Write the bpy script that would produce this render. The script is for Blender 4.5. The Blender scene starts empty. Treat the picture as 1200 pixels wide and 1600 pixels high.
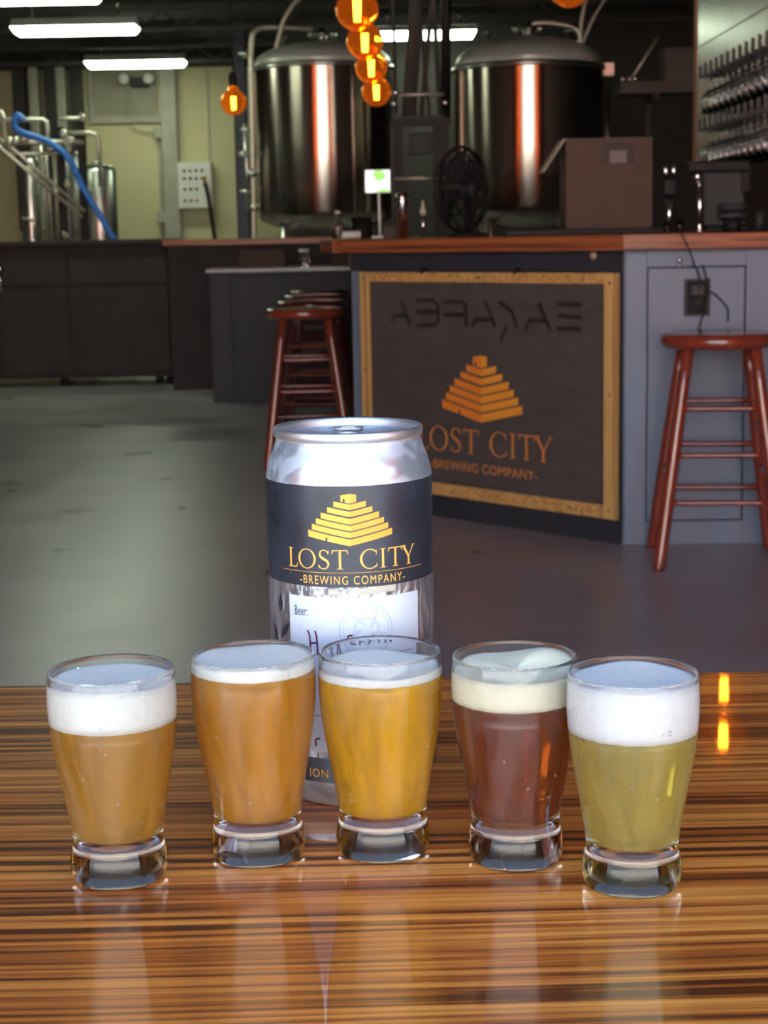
import bpy, bmesh, math, random
from mathutils import Vector, Matrix
random.seed(7)
SC = bpy.context.scene
COL = SC.collection
R = math.radians

# ------------------------------------------------------------------ camera
cam_d = bpy.data.cameras.new('camera')
cam = bpy.data.objects.new('camera', cam_d)
COL.objects.link(cam)
SC.camera = cam
PITCH, ROLL = R(9.4), R(1.1)
_fw = Vector((0, math.cos(PITCH), -math.sin(PITCH)))
_up0 = Vector((0, math.sin(PITCH), math.cos(PITCH)))
_rt = Vector((1, 0, 0)) * math.cos(ROLL) - _up0 * math.sin(ROLL)
_up = _up0 * math.cos(ROLL) + Vector((1, 0, 0)) * math.sin(ROLL)
_m = Matrix((_rt, _up, -_fw)).transposed().to_4x4()
_m.translation = Vector((0, 0, 1.07))
cam.matrix_world = _m
cam_d.sensor_fit = 'VERTICAL'
cam_d.sensor_height = 36.0
cam_d.lens = 2600 / 1600 * 36.0
cam_d.clip_start = 0.05
cam_d.clip_end = 200
cam_d.dof.use_dof = True
cam_d.dof.focus_distance = 0.86
cam_d.dof.aperture_fstop = 30

# ------------------------------------------------------------------ world, sun, exposure
W = bpy.data.worlds.new('sky')
SC.world = W
W.use_nodes = True
nt = W.node_tree
nt.nodes.clear()
_o = nt.nodes.new('ShaderNodeOutputWorld')
_b = nt.nodes.new('ShaderNodeBackground')
_tc = nt.nodes.new('ShaderNodeTexCoord')
_sep = nt.nodes.new('ShaderNodeSeparateXYZ')
_rp = nt.nodes.new('ShaderNodeValToRGB')
nt.links.new(_tc.outputs['Generated'], _sep.inputs[0])
nt.links.new(_sep.outputs['Z'], _rp.inputs[0])
_rp.color_ramp.elements[0].color = (0.95, 0.97, 1.0, 1)      # haze low down, deep blue overhead
_rp.color_ramp.elements[0].position = 0.03
_rp.color_ramp.elements[1].color = (0.22, 0.37, 0.62, 1)
_rp.color_ramp.elements[1].position = 0.90
_e = _rp.color_ramp.elements.new(0.28)
_e.color = (0.48, 0.68, 0.98, 1)
_e = _rp.color_ramp.elements.new(0.50)
_e.color = (0.29, 0.49, 0.82, 1)
nt.links.new(_rp.outputs[0], _b.inputs[0])
nt.links.new(_b.outputs[0], _o.inputs[0])
_b.inputs[1].default_value = 1.6

sun_d = bpy.data.lights.new('sun', 'SUN')
sun_d.energy = 15.0
sun_d.color = (1, 0.95, 0.86)
sun_d.angle = R(0.6)
sun = bpy.data.objects.new('sun', sun_d)
COL.objects.link(sun)
sun.rotation_euler = (R(-42), 0, R(12))      # comes from over the roof, lights only the street

# openings of the front wall, unseen and sized for the light: x0, x1, z0, z1
FRONT_Y = -0.28
OPEN = [(-2.5, 1.6, 0.0, 4.1), (-4.0, -2.8, 0.5, 4.1), (1.9, 3.1, 0.5, 4.1)]
for (a, b, c, d) in OPEN:
    ld = bpy.data.lights.new('daylight_portal', 'AREA')
    ld.shape = 'RECTANGLE'
    ld.size, ld.size_y = b - a, d - c
    ld.cycles.is_portal = True
    lo = bpy.data.objects.new('daylight_portal', ld)
    COL.objects.link(lo)
    lo.location = ((a + b) / 2, FRONT_Y - 0.11, (c + d) / 2)
    lo.rotation_euler = (R(90), 0, 0)        # emits towards +Y
SC.view_settings.view_transform = 'Standard'
SC.view_settings.look = 'None'
SC.view_settings.gamma = 1.0
SC.view_settings.use_curve_mapping = False
SC.view_settings.exposure = 1.2
SC.cycles.use_denoising = True
SC.cycles.max_bounces = 24
SC.cycles.volume_bounces = 14
SC.cycles.transmission_bounces = 12
SC.cycles.transparent_max_bounces = 12

# ------------------------------------------------------------------ helpers
class MB:
    """collects shapes (in metres) and links them as one mesh"""
    def __init__(s):
        s.v, s.f, s.sm = [], [], []

    def add(s, vs, fs, smooth=False):
        k = len(s.v)
        s.v += [tuple(p) for p in vs]
        s.f += [tuple(k + i for i in f) for f in fs]
        s.sm += [smooth] * len(fs)
        return s

    def box(s, x0, x1, y0, y1, z0, z1, mat=None):
        vs = [Vector(p) for p in ((x0, y0, z0), (x1, y0, z0), (x1, y1, z0), (x0, y1, z0), (x0, y0, z1), (x1, y0, z1), (x1, y1, z1), (x0, y1, z1))]
        if mat:
            vs = [mat @ p for p in vs]
        return s.add(vs, [(3, 2, 1, 0), (4, 5, 6, 7), (0, 1, 5, 4), (1, 2, 6, 5), (2, 3, 7, 6), (3, 0, 4, 7)])

    def prism(s, poly, z0, z1):
        n = len(poly)
        vs = [(x, y, z0) for x, y in poly] + [(x, y, z1) for x, y in poly]
        fs = [tuple(reversed(range(n))), tuple(range(n, 2 * n))] + [(i, (i + 1) % n, n + (i + 1) % n, n + i) for i in range(n)]
        return s.add(vs, fs)

    def lathe(s, prof, n=32, c=(0, 0, 0), axis='Z', close=False):
        vs, fs = [], []
        for (r, z) in prof:
            for i in range(n):
                a = 2 * math.pi * i / n
                p = (r * math.cos(a), r * math.sin(a), z)
                if axis == 'Y':
                    p = (p[0], p[2], p[1])
                if axis == 'X':
                    p = (p[2], p[0], p[1])
                vs.append((c[0] + p[0], c[1] + p[1], c[2] + p[2]))
        m = len(prof)
        rng = m if close else m - 1
        for j in range(rng):
            for i in range(n):
                a, b = j * n + i, j * n + (i + 1) % n
                k = ((j + 1) % m) * n
                fs.append((a, b, k + (i + 1) % n, k + i))
        if not close:
            if prof[0][0] > 1e-6:
                fs.append(tuple(reversed(range(n))))
            if prof[-1][0] > 1e-6:
                fs.append(tuple(range((m - 1) * n, m * n)))
        return s.add(vs, fs, True)

    def tube(s, pts, r, n=10, r1=None):
        P = [Vector(p) for p in pts]
        m = len(P)
        vs, fs = [], []
        ref = None
        for j in range(m):
            t = (P[min(j + 1, m - 1)] - P[max(j - 1, 0)]).normalized()
            if ref is None:
                ref = Vector((0, 0, 1)) if abs(t.z) < 0.9 else Vector((1, 0, 0))
            a = t.cross(ref).normalized()
            b = a.cross(t).normalized()
            ref = b
            rr = r if r1 is None else r + (r1 - r) * j / max(1, m - 1)
            for i in range(n):
                g = 2 * math.pi * i / n
                vs.append(P[j] + a * rr * math.cos(g) + b * rr * math.sin(g))
        for j in range(m - 1):
            for i in range(n):
                fs.append((j * n + i, j * n + (i + 1) % n, (j + 1) * n + (i + 1) % n, (j + 1) * n + i))
        s.add(vs, fs, True)
        s.add(vs[:n], [tuple(reversed(range(n)))])
        s.add(vs[-n:], [tuple(range(n))])
        return s

    def ball(s, c, r, n=12, sz=1.0):
        prof = [(max(1e-7, r * math.sin(math.pi * k / n)), -r * sz * math.cos(math.pi * k / n)) for k in range(n + 1)]
        return s.lathe(prof, n * 2, c)

    def build(s, name, mat, parent=None, origin=None, bevel=0, seg=2, recalc=True, smooth=None):
        o3 = Vector(origin) if origin is not None else (base(parent) if parent else Vector((0, 0, 0)))
        me = bpy.data.meshes.new(name)
        me.from_pydata([tuple(Vector(p) - o3) for p in s.v], [], s.f)
        for p, q in zip(me.polygons, s.sm):
            p.use_smooth = q if smooth is None else smooth
        bm = bmesh.new()
        bm.from_mesh(me)
        bmesh.ops.remove_doubles(bm, verts=bm.verts, dist=1e-6)
        if recalc:
            bmesh.ops.recalc_face_normals(bm, faces=bm.faces)
        bm.to_mesh(me)
        bm.free()
        o = bpy.data.objects.new(name, me)
        COL.objects.link(o)
        if mat:
            me.materials.append(mat)
        if parent:
            o.parent = parent
        elif origin is not None:
            o.location = o3
        if bevel:
            b = o.modifiers.new('bevel', 'BEVEL')
            b.width = bevel
            b.segments = seg
            b.limit_method = 'ANGLE'
            b.angle_limit = R(50)
        return o


def base(o):
    v = Vector((0, 0, 0))
    while o:
        v += o.location
        o = o.parent
    return v


def tag(o, label=None, cat=None, group=None, kind=None):
    if label: o['label'] = label
    if cat: o['category'] = cat
    if group: o['group'] = group
    if kind: o['kind'] = kind
    return o


def thing(name, label, cat, loc, group=None):
    o = bpy.data.objects.new(name, None)
    o.empty_display_size = 0.05
    COL.objects.link(o)
    o.location = loc
    return tag(o, label, cat, group)


def copy_tree(o, parent=None):
    c = o.copy()
    COL.objects.link(c)
    if parent:
        c.parent = parent
    for ch in list(o.children):
        copy_tree(ch, c)
    return c


def smooth_path(pts, k=6):
    P = [Vector(p) for p in pts]
    out = []
    for i in range(len(P) - 1):
        p0, p1, p2, p3 = P[max(i - 1, 0)], P[i], P[i + 1], P[min(i + 2, len(P) - 1)]
        for j in range(k):
            t = j / k
            out.append(0.5 * ((2 * p1) + (p2 - p0) * t + (2 * p0 - 5 * p1 + 4 * p2 - p3) * t * t + (-p0 + 3 * p1 - 3 * p2 + p3) * t ** 3))
    out.append(P[-1])
    return out

# ------------------------------------------------------------------ materials
def mat(name, col, rough=0.5, metal=0.0, vary=0.12, nscale=6.0, bump=0.0, bscale=40.0, coat=0.0, emit=None, estr=0.0, spec=0.5, rvar=0.0, stretch=(1, 1, 1)):
    m = bpy.data.materials.new(name)
    m.use_nodes = True
    t = m.node_tree
    p = t.nodes['Principled BSDF']
    p.inputs['Roughness'].default_value = rough
    p.inputs['Metallic'].default_value = metal
    p.inputs['Specular IOR Level'].default_value = spec
    p.inputs['Coat Weight'].default_value = coat
    p.inputs['Coat Roughness'].default_value = 0.05
    tc = t.nodes.new('ShaderNodeTexCoord')
    mp = t.nodes.new('ShaderNodeMapping')
    mp.inputs['Scale'].default_value = stretch
    t.links.new(tc.outputs['Object'], mp.inputs[0])
    nz = t.nodes.new('ShaderNodeTexNoise')
    nz.inputs['Scale'].default_value = nscale
    nz.inputs['Detail'].default_value = 5
    t.links.new(mp.outputs[0], nz.inputs['Vector'])
    rp = t.nodes.new('ShaderNodeValToRGB')
    rp.color_ramp.elements[0].position = 0.3
    rp.color_ramp.elements[1].position = 0.7
    rp.color_ramp.elements[0].color = tuple(min(1, c * (1 - vary)) for c in col) + (1,)
    rp.color_ramp.elements[1].color = tuple(min(1, c * (1 + vary)) for c in col) + (1,)
    t.links.new(nz.outputs['Fac'], rp.inputs[0])
    t.links.new(rp.outputs[0], p.inputs['Base Color'])
    if rvar:
        mr = t.nodes.new('ShaderNodeMapRange')
        mr.inputs['To Min'].default_value = max(0.02, rough - rvar)
        mr.inputs['To Max'].default_value = rough + rvar
        t.links.new(nz.outputs['Fac'], mr.inputs['Value'])
        t.links.new(mr.outputs[0], p.inputs['Roughness'])
    if bump:
        n2 = t.nodes.new('ShaderNodeTexNoise')
        n2.inputs['Scale'].default_value = bscale
        n2.inputs['Detail'].default_value = 4
        t.links.new(mp.outputs[0], n2.inputs['Vector'])
        bp = t.nodes.new('ShaderNodeBump')
        bp.inputs['Strength'].default_value = bump
        bp.inputs['Distance'].default_value = 0.01
        t.links.new(n2.outputs['Fac'], bp.inputs['Height'])
        t.links.new(bp.outputs[0], p.inputs['Normal'])
    if emit:
        p.inputs['Emission Color'].default_value = tuple(emit) + (1,)
        p.inputs['Emission Strength'].default_value = estr
    return m


def wood_mat(name, dark, mid, light, scale=1.0, rough=0.35, coat=1.0, coat_rough=0.03, axis='X', turn=0.0):
    """planed softwood: long streaks along the axis, tight dark growth lines across it"""
    m = bpy.data.materials.new(name)
    m.use_nodes = True
    t = m.node_tree
    N, Lk = t.nodes.new, t.links.new
    p = t.nodes['Principled BSDF']
    tc = N('ShaderNodeTexCoord')
    mp0 = N('ShaderNodeMapping')
    if turn:
        mp0.inputs['Rotation'].default_value = (0, 0, turn)
    if axis == 'Z':
        mp0.inputs['Rotation'].default_value = (0, R(90), 0)
    if axis == 'Y':
        mp0.inputs['Rotation'].default_value = (0, 0, R(90))
    Lk(tc.outputs['Object'], mp0.inputs[0])
    wob = N('ShaderNodeTexNoise')                       # slow wander of the grain
    mw = N('ShaderNodeMapping')
    mw.inputs['Scale'].default_value = (0.7 * scale, 2.5 * scale, 2.5 * scale)
    Lk(mp0.outputs[0], mw.inputs[0])
    Lk(mw.outputs[0], wob.inputs['Vector'])
    wob.inputs['Scale'].default_value = 1.5
    wob.inputs['Detail'].default_value = 2
    wv = N('ShaderNodeVectorMath'); wv.operation = 'MULTIPLY'
    wv.inputs[1].default_value = (0, 0.035 / scale, 0.035 / scale)
    Lk(wob.outputs['Color'], wv.inputs[0])
    ad = N('ShaderNodeVectorMath'); ad.operation = 'ADD'
    Lk(mp0.outputs[0], ad.inputs[0]); Lk(wv.outputs[0], ad.inputs[1])
    facs = []
    for sx, sy, det in ((0.55, 170, 2), (0.35, 42, 2), (7, 700, 2)):
        mm = N('ShaderNodeMapping')
        mm.inputs['Scale'].default_value = (sx * scale, sy * scale, sy * scale)
        Lk(ad.outputs[0], mm.inputs[0])
        nz = N('ShaderNodeTexNoise')
        nz.inputs['Scale'].default_value = 1.0
        nz.inputs['Detail'].default_value = det
        nz.inputs['Roughness'].default_value = 0.55
        Lk(mm.outputs[0], nz.inputs['Vector'])
        facs.append(nz.outputs['Fac'])
    def mix(a, b, fa, fb, off):
        x = N('ShaderNodeMath'); x.operation = 'MULTIPLY'; x.inputs[1].default_value = fa; Lk(a, x.inputs[0])
        y = N('ShaderNodeMath'); y.operation = 'MULTIPLY_ADD'; y.inputs[1].default_value = fb; Lk(b, y.inputs[0]); Lk(x.outputs[0], y.inputs[2])
        z = N('ShaderNodeMath'); z.operation = 'ADD'; z.inputs[1].default_value = off; Lk(y.outputs[0], z.inputs[0])
        return z.outputs[0]
    f = mix(facs[0], facs[1], 1.0, 0.5, -0.25)
    f = mix(f, facs[2], 1.0, 0.25, -0.125)
    rp = N('ShaderNodeValToRGB')
    e = rp.color_ramp.elements
    e[0].position, e[0].color = 0.34, tuple(dark) + (1,)
    e[1].position, e[1].color = 0.66, tuple(light) + (1,)
    x = e.new(0.48); x.color = tuple(mid) + (1,)
    Lk(f, rp.inputs[0])
    Lk(rp.outputs[0], p.inputs['Base Color'])
    p.inputs['Roughness'].default_value = rough
    p.inputs['Coat Weight'].default_value = coat
    p.inputs['Coat Roughness'].default_value = coat_rough
    p.inputs['Coat IOR'].default_value = 1.5
    return m


def glass_mat(name, col=(1, 1, 1), rough=0.0, ior=1.48, fog=0.0, fog_scale=(60, 60, 14), lo=0.45, hi=0.6, fog_col=(0.85, 0.88, 0.9)):
    m = bpy.data.materials.new(name)
    m.use_nodes = True
    t = m.node_tree
    t.nodes.clear()
    N, Lk = t.nodes.new, t.links.new
    out = N('ShaderNodeOutputMaterial')
    g = N('ShaderNodeBsdfPrincipled')
    g.inputs['Base Color'].default_value = tuple(col) + (1,)
    g.inputs['Roughness'].default_value = rough
    g.inputs['IOR'].default_value = ior
    g.inputs['Transmission Weight'].default_value = 1.0
    if not fog:
        Lk(g.outputs[0], out.inputs[0])
        return m
    # condensation: streaky film of droplets on the cold outside
    tc = N('ShaderNodeTexCoord')
    mp = N('ShaderNodeMapping'); mp.inputs['Scale'].default_value = fog_scale
    Lk(tc.outputs['Object'], mp.inputs[0])
    nz = N('ShaderNodeTexNoise'); nz.inputs['Scale'].default_value = 1.0; nz.inputs['Detail'].default_value = 4; nz.inputs['Distortion'].default_value = 0.6
    Lk(mp.outputs[0], nz.inputs['Vector'])
    mr = N('ShaderNodeMapRange')
    mr.inputs['From Min'].default_value = lo; mr.inputs['From Max'].default_value = hi
    mr.inputs['To Min'].default_value = fog; mr.inputs['To Max'].default_value = fog * 0.15
    Lk(nz.outputs['Fac'], mr.inputs['Value'])
    sep = N('ShaderNodeSeparateXYZ'); Lk(tc.outputs['Object'], sep.inputs[0])
    zr = N('ShaderNodeMapRange')          # the heavy foot stays dry
    zr.inputs['From Min'].default_value = 0.018; zr.inputs['From Max'].default_value = 0.03
    Lk(sep.outputs['Z'], zr.inputs['Value'])
    mu = N('ShaderNodeMath'); mu.operation = 'MULTIPLY'
    Lk(mr.outputs[0], mu.inputs[0]); Lk(zr.outputs[0], mu.inputs[1])
    d = N('ShaderNodeBsdfDiffuse'); d.inputs[0].default_value = tuple(fog_col) + (1,)
    tr = N('ShaderNodeBsdfTranslucent'); tr.inputs[0].default_value = tuple(fog_col) + (1,)
    m1 = N('ShaderNodeMixShader'); m1.inputs[0].default_value = 0.55
    Lk(d.outputs[0], m1.inputs[1]); Lk(tr.outputs[0], m1.inputs[2])
    m2 = N('ShaderNodeMixShader')
    Lk(mu.outputs[0], m2.inputs[0]); Lk(g.outputs[0], m2.inputs[1]); Lk(m1.outputs[0], m2.inputs[2])
    Lk(m2.outputs[0], out.inputs[0])
    return m


def beer_mat(name, sig, scat, tint, haze_col, haze):
    """clear liquid: sig = absorption per metre for red, green, blue; scat = haze per metre"""
    m = bpy.data.materials.new(name)
    m.use_nodes = True
    t = m.node_tree
    t.nodes.clear()
    N, Lk = t.nodes.new, t.links.new
    out = N('ShaderNodeOutputMaterial')
    g = N('ShaderNodeBsdfPrincipled')
    g.inputs['Base Color'].default_value = tuple(tint) + (1,)
    g.inputs['Roughness'].default_value = 0.0
    g.inputs['IOR'].default_value = 1.34
    g.inputs['Transmission Weight'].default_value = 1.0
    df = N('ShaderNodeBsdfDiffuse'); df.inputs[0].default_value = tuple(haze_col) + (1,)
    tr = N('ShaderNodeBsdfTranslucent'); tr.inputs[0].default_value = tuple(haze_col) + (1,)
    m1 = N('ShaderNodeMixShader'); m1.inputs[0].default_value = 0.4
    Lk(df.outputs[0], m1.inputs[1]); Lk(tr.outputs[0], m1.inputs[2])
    tc = N('ShaderNodeTexCoord')
    mp = N('ShaderNodeMapping'); mp.inputs['Scale'].default_value = (45, 45, 14)
    Lk(tc.outputs['Object'], mp.inputs[0])
    nz = N('ShaderNodeTexNoise'); nz.inputs['Scale'].default_value = 1.0; nz.inputs['Detail'].default_value = 3; nz.inputs['Distortion'].default_value = 0.8
    Lk(mp.outputs[0], nz.inputs['Vector'])
    mr = N('ShaderNodeMapRange'); mr.inputs['From Min'].default_value = 0.35; mr.inputs['From Max'].default_value = 0.65
    mr.inputs['To Min'].default_value = haze * 0.75; mr.inputs['To Max'].default_value = min(1, haze * 1.25)
    Lk(nz.outputs['Fac'], mr.inputs['Value'])
    m2 = N('ShaderNodeMixShader')
    Lk(mr.outputs[0], m2.inputs[0]); Lk(g.outputs[0], m2.inputs[1]); Lk(m1.outputs[0], m2.inputs[2])
    Lk(m2.outputs[0], out.inputs['Surface'])
    d = max(sig) * 1.02
    ab = N('ShaderNodeVolumeAbsorption')
    ab.inputs['Color'].default_value = tuple(1 - x / d for x in sig) + (1,)
    ab.inputs['Density'].default_value = d
    sc = N('ShaderNodeVolumeScatter')
    sc.inputs['Color'].default_value = (1, 1, 1, 1)
    sc.inputs['Density'].default_value = scat
    sc.inputs['Anisotropy'].default_value = 0.3
    ad = N('ShaderNodeAddShader')
    Lk(ab.outputs[0], ad.inputs[0]); Lk(sc.outputs[0], ad.inputs[1])
    Lk(ad.outputs[0], out.inputs['Volume'])
    return m


def foam_mat(name, col):
    m = mat(name, col, 0.65, vary=0.03, nscale=300, bump=0.12, bscale=900, spec=0.3)
    p = m.node_tree.nodes['Principled BSDF']
    p.inputs['Subsurface Weight'].default_value = 0.35
    p.inputs['Subsurface Radius'].default_value = (0.006, 0.005, 0.004)
    p.inputs['Subsurface Scale'].default_value = 0.6
    return m


def emit_mat(name, col, strength):
    m = bpy.data.materials.new(name)
    m.use_nodes = True
    t = m.node_tree
    t.nodes.clear()
    e = t.nodes.new('ShaderNodeEmission')
    e.inputs[0].default_value = tuple(col) + (1,)
    e.inputs[1].default_value = strength
    o = t.nodes.new('ShaderNodeOutputMaterial')
    t.links.new(e.outputs[0], o.inputs[0])
    return m


M = dict(
    floor=mat('sealed concrete', (0.33, 0.30, 0.31), 0.30, vary=0.22, nscale=2.2, bump=0.03, bscale=14, rvar=0.08, spec=0.6),
    ceil=mat('black ceiling', (0.045, 0.038, 0.032), 0.8),
    beam=mat('dark steel joist', (0.07, 0.063, 0.056), 0.6, spec=0.2),
    wall=mat('cream block wall', (0.62, 0.57, 0.33), 0.75, vary=0.05, nscale=1.5),
    wall_dark=mat('charcoal wall', (0.034, 0.027, 0.023), 0.7),
    wall_front=mat('brown grey wall', (0.10, 0.085, 0.075), 0.7),
    wains=mat('grey wainscot paint', (0.16, 0.15, 0.15), 0.5),
    transom=mat('grey green panel', (0.30, 0.29, 0.20), 0.6),
    post=mat('pale grey steel', (0.38, 0.38, 0.29), 0.5),
    slate=mat('slate blue paint', (0.165, 0.20, 0.275), 0.45, vary=0.06, nscale=3, bump=0.03),
    slate_dark=mat('dark grey paint', (0.062, 0.062, 0.066), 0.6, vary=0.08, spec=0.25),
    navy=mat('near black paint', (0.030, 0.031, 0.040), 0.45, vary=0.1),
    gap=mat('black joint', (0.006, 0.006, 0.007), 0.8),
    cab=mat('black brown cabinet', (0.042, 0.034, 0.034), 0.6, vary=0.15, spec=0.15),
    chalk=mat('dark sign board', (0.082, 0.069, 0.065), 0.35, vary=0.16, nscale=9, stretch=(1, 1, 3), rvar=0.06),
    stroke_colour=mat('painted letter reflection', (0.028, 0.022, 0.020), 0.4),  # colour of the reflected letters painted on the sign
    orange_l=mat('orange print left side', (0.78, 0.24, 0.03), 0.5, vary=0.05),  # darker of the logo's two printed tones
    orange_r=mat('orange print right side', (0.84, 0.33, 0.035), 0.5, vary=0.05),
    copper=mat('copper orange lettering', (0.66, 0.25, 0.06), 0.45, vary=0.06),
    gold_l=mat('golden print left side', (0.93, 0.44, 0.055), 0.45, vary=0.03),
    gold_r=mat('golden print right side', (0.90, 0.37, 0.040), 0.45, vary=0.03),
    gold=mat('golden lettering', (0.90, 0.44, 0.09), 0.45, vary=0.03),
    label=mat('black wrap label', (0.028, 0.032, 0.045), 0.30, vary=0.35, nscale=30, rvar=0.1),
    paper=mat('white paper label', (0.60, 0.65, 0.74), 0.5, vary=0.02),
    paper_mark=mat('faint print on paper', (0.48, 0.54, 0.64), 0.5, vary=0.02),
    cream=mat('cream paper band', (0.50, 0.47, 0.38), 0.5),
    text_navy=mat('dark blue print', (0.03, 0.035, 0.09), 0.5),
    marker=mat('plum marker ink', (0.12, 0.012, 0.06), 0.5),
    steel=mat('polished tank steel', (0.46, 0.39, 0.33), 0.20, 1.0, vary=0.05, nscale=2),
    steel_dome=mat('satin steel', (0.60, 0.60, 0.55), 0.30, 1.0, vary=0.05),
    dome=mat('brushed lid steel', (0.66, 0.68, 0.60), 0.38, 0.35, vary=0.05),
    chrome=mat('chrome', (0.75, 0.74, 0.72), 0.10, 1.0, vary=0.03),
    pipe=mat('pale pipe', (0.62, 0.60, 0.48), 0.35, 0.6, vary=0.06),
    alu=mat('can aluminium', (0.70, 0.80, 0.93), 0.16, 0.78, vary=0.02),  # blue of the reflected sky tinted into the metal
    black=mat('black plastic', (0.014, 0.012, 0.012), 0.5, spec=0.2),
    grey_plastic=mat('dark grey plastic', (0.030, 0.032, 0.032), 0.55, spec=0.3),
    rubber=mat('black rubber', (0.01, 0.01, 0.01), 0.6),
    blue=mat('blue hose', (0.03, 0.18, 0.62), 0.4, vary=0.1),
    bluegrey=mat('blue grey column', (0.045, 0.05, 0.075), 0.5),
    white=mat('white enamel', (0.75, 0.76, 0.72), 0.4, vary=0.03),
    panel_white=mat('pale enamel box', (0.72, 0.72, 0.64), 0.45, vary=0.03),
    red=mat('red button', (0.6, 0.05, 0.02), 0.4),
    card=mat('brown cardboard', (0.085, 0.052, 0.038), 0.8, vary=0.1, nscale=12),
    card_light=mat('pale cardboard edge', (0.42, 0.40, 0.31), 0.8),
    print_dark=mat('dark print on box', (0.05, 0.035, 0.028), 0.7),
    print_grey=mat('grey print on box', (0.17, 0.15, 0.14), 0.7),
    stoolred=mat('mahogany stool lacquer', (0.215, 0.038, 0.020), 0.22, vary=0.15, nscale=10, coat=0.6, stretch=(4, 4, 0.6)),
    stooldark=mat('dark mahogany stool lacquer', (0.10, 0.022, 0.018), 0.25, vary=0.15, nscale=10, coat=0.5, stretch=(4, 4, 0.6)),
    partition=mat('brushed pale wall panel', (0.46, 0.45, 0.40), 0.26, 0.75, vary=0.05, nscale=1.5),
    rackwood=mat('dark rack rail', (0.035, 0.028, 0.022), 0.5),
    bronze=mat('orange painted post', (0.80, 0.27, 0.04), 0.5, vary=0.04),
    unseen_facade=mat('white stucco of added facade', (0.78, 0.76, 0.72), 0.9, vary=0.05, nscale=0.6),
    sidewalk=mat('street concrete', (0.42, 0.41, 0.39), 0.8, vary=0.08),
)
M['table'] = wood_mat('varnished table wood', (0.120, 0.028, 0.008), (0.58, 0.150, 0.025), (1.0, 0.39, 0.075))
M['pine'] = wood_mat('pine frame boards', (0.38, 0.19, 0.06), (0.55, 0.31, 0.10), (0.64, 0.39, 0.14), scale=0.5, rough=0.5, coat=0.2, coat_rough=0.2)
M['pine_z'] = wood_mat('pine upright boards', (0.40, 0.21, 0.07), (0.57, 0.34, 0.11), (0.66, 0.42, 0.16), scale=0.5, rough=0.5, coat=0.2, coat_rough=0.2, axis='Z')
M['bartop'] = wood_mat('red brown bar top', (0.11, 0.028, 0.010), (0.24, 0.065, 0.022), (0.36, 0.11, 0.035), scale=0.5, rough=0.5, coat=0.12, coat_rough=0.15)
M['bartop_s'] = wood_mat('red brown bar top slanted', (0.11, 0.028, 0.010), (0.24, 0.065, 0.022), (0.36, 0.11, 0.035), scale=0.5, rough=0.5, coat=0.12, coat_rough=0.15, turn=R(47.6))
M['bartop_y'] = wood_mat('red brown bar top lengthwise', (0.11, 0.028, 0.010), (0.24, 0.065, 0.022), (0.36, 0.11, 0.035), scale=0.5, rough=0.5, coat=0.12, coat_rough=0.15, axis='Y')
M['trimwood'] = wood_mat('orange wood trim', (0.25, 0.09, 0.03), (0.40, 0.17, 0.06), (0.5, 0.22, 0.08), scale=0.5, axis='Z', coat=0.0, rough=0.6)
def added_film_mat():
    m = bpy.data.materials.new('added orange film')
    m.use_nodes = True
    t = m.node_tree
    t.nodes.clear()
    tr = t.nodes.new('ShaderNodeBsdfTranslucent')
    tr.inputs[0].default_value = (1.0, 0.36, 0.05, 1)
    tp = t.nodes.new('ShaderNodeBsdfTransparent')
    tp.inputs[0].default_value = (1.0, 0.36, 0.05, 1)
    mx = t.nodes.new('ShaderNodeMixShader')
    mx.inputs[0].default_value = 0.6
    o = t.nodes.new('ShaderNodeOutputMaterial')
    t.links.new(tr.outputs[0], mx.inputs[1]); t.links.new(tp.outputs[0], mx.inputs[2]); t.links.new(mx.outputs[0], o.inputs[0])
    return m
M['added_film'] = added_film_mat()
M['glass_clean'] = glass_mat('clear glass')
M['glass_fog'] = glass_mat('cold beer glass', fog=0.06)
M['amber'] = glass_mat('amber bulb glass', (1.0, 0.50, 0.12), 0.0, 1.10)
_a = [n for n in M['amber'].node_tree.nodes if n.type == 'BSDF_PRINCIPLED'][0]
_a.inputs['Emission Color'].default_value = (1.0, 0.25, 0.02, 1)
_a.inputs['Emission Strength'].default_value = 0.032
_t = M['steel'].node_tree                      # brushed round the drum
_p = _t.nodes['Principled BSDF']
_p.inputs['Anisotropic'].default_value = 0.85
_tg = _t.nodes.new('ShaderNodeTangent'); _tg.direction_type = 'RADIAL'; _tg.axis = 'Z'
_t.links.new(_tg.outputs[0], _p.inputs['Tangent'])
_p.inputs['Anisotropic Rotation'].default_value = 0.25
M['filament'] = emit_mat('glowing filament', (1.0, 0.42, 0.07), 90)
M['tube'] = emit_mat('fluorescent tube', (0.84, 1.0, 0.76), 8)

# ------------------------------------------------------------------ the room
def struct(name, mb, m, bevel=0):
    return tag(mb.build(name, m, bevel=bevel), kind='structure')

XL, XR, YB, ZC = -5.2, 4.6, 18.0, 3.05
struct('floor', MB().box(XL, XR, FRONT_Y - 0.2, YB + 0.2, -0.2, 0.0), M['floor'])
ZF, YS = 4.5, 9.0        # unseen front hall, raised so the opening reflects tall on the tanks
cl = MB().box(XL - 0.2, XR + 0.2, YS, YB + 0.2, ZC, ZC + 0.2)
cl.box(XL - 0.2, XR + 0.2, FRONT_Y - 0.2, YS + 0.2, ZF, ZF + 0.2)
cl.box(XL - 0.2, XR + 0.2, YS, YS + 0.2, ZC + 0.2, ZF)
struct('ceiling', cl, M['ceil'])
struct('wall_back', MB().box(XL, XR, YB, YB + 0.2, 0, ZC), M['wall'])
struct('wall_left', MB().box(XL - 0.2, XL, FRONT_Y - 0.2, YB + 0.2, 0, ZC).box(XL - 0.2, XL, FRONT_Y - 0.2, YS, ZC, ZF), M['wall_front'])
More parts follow.
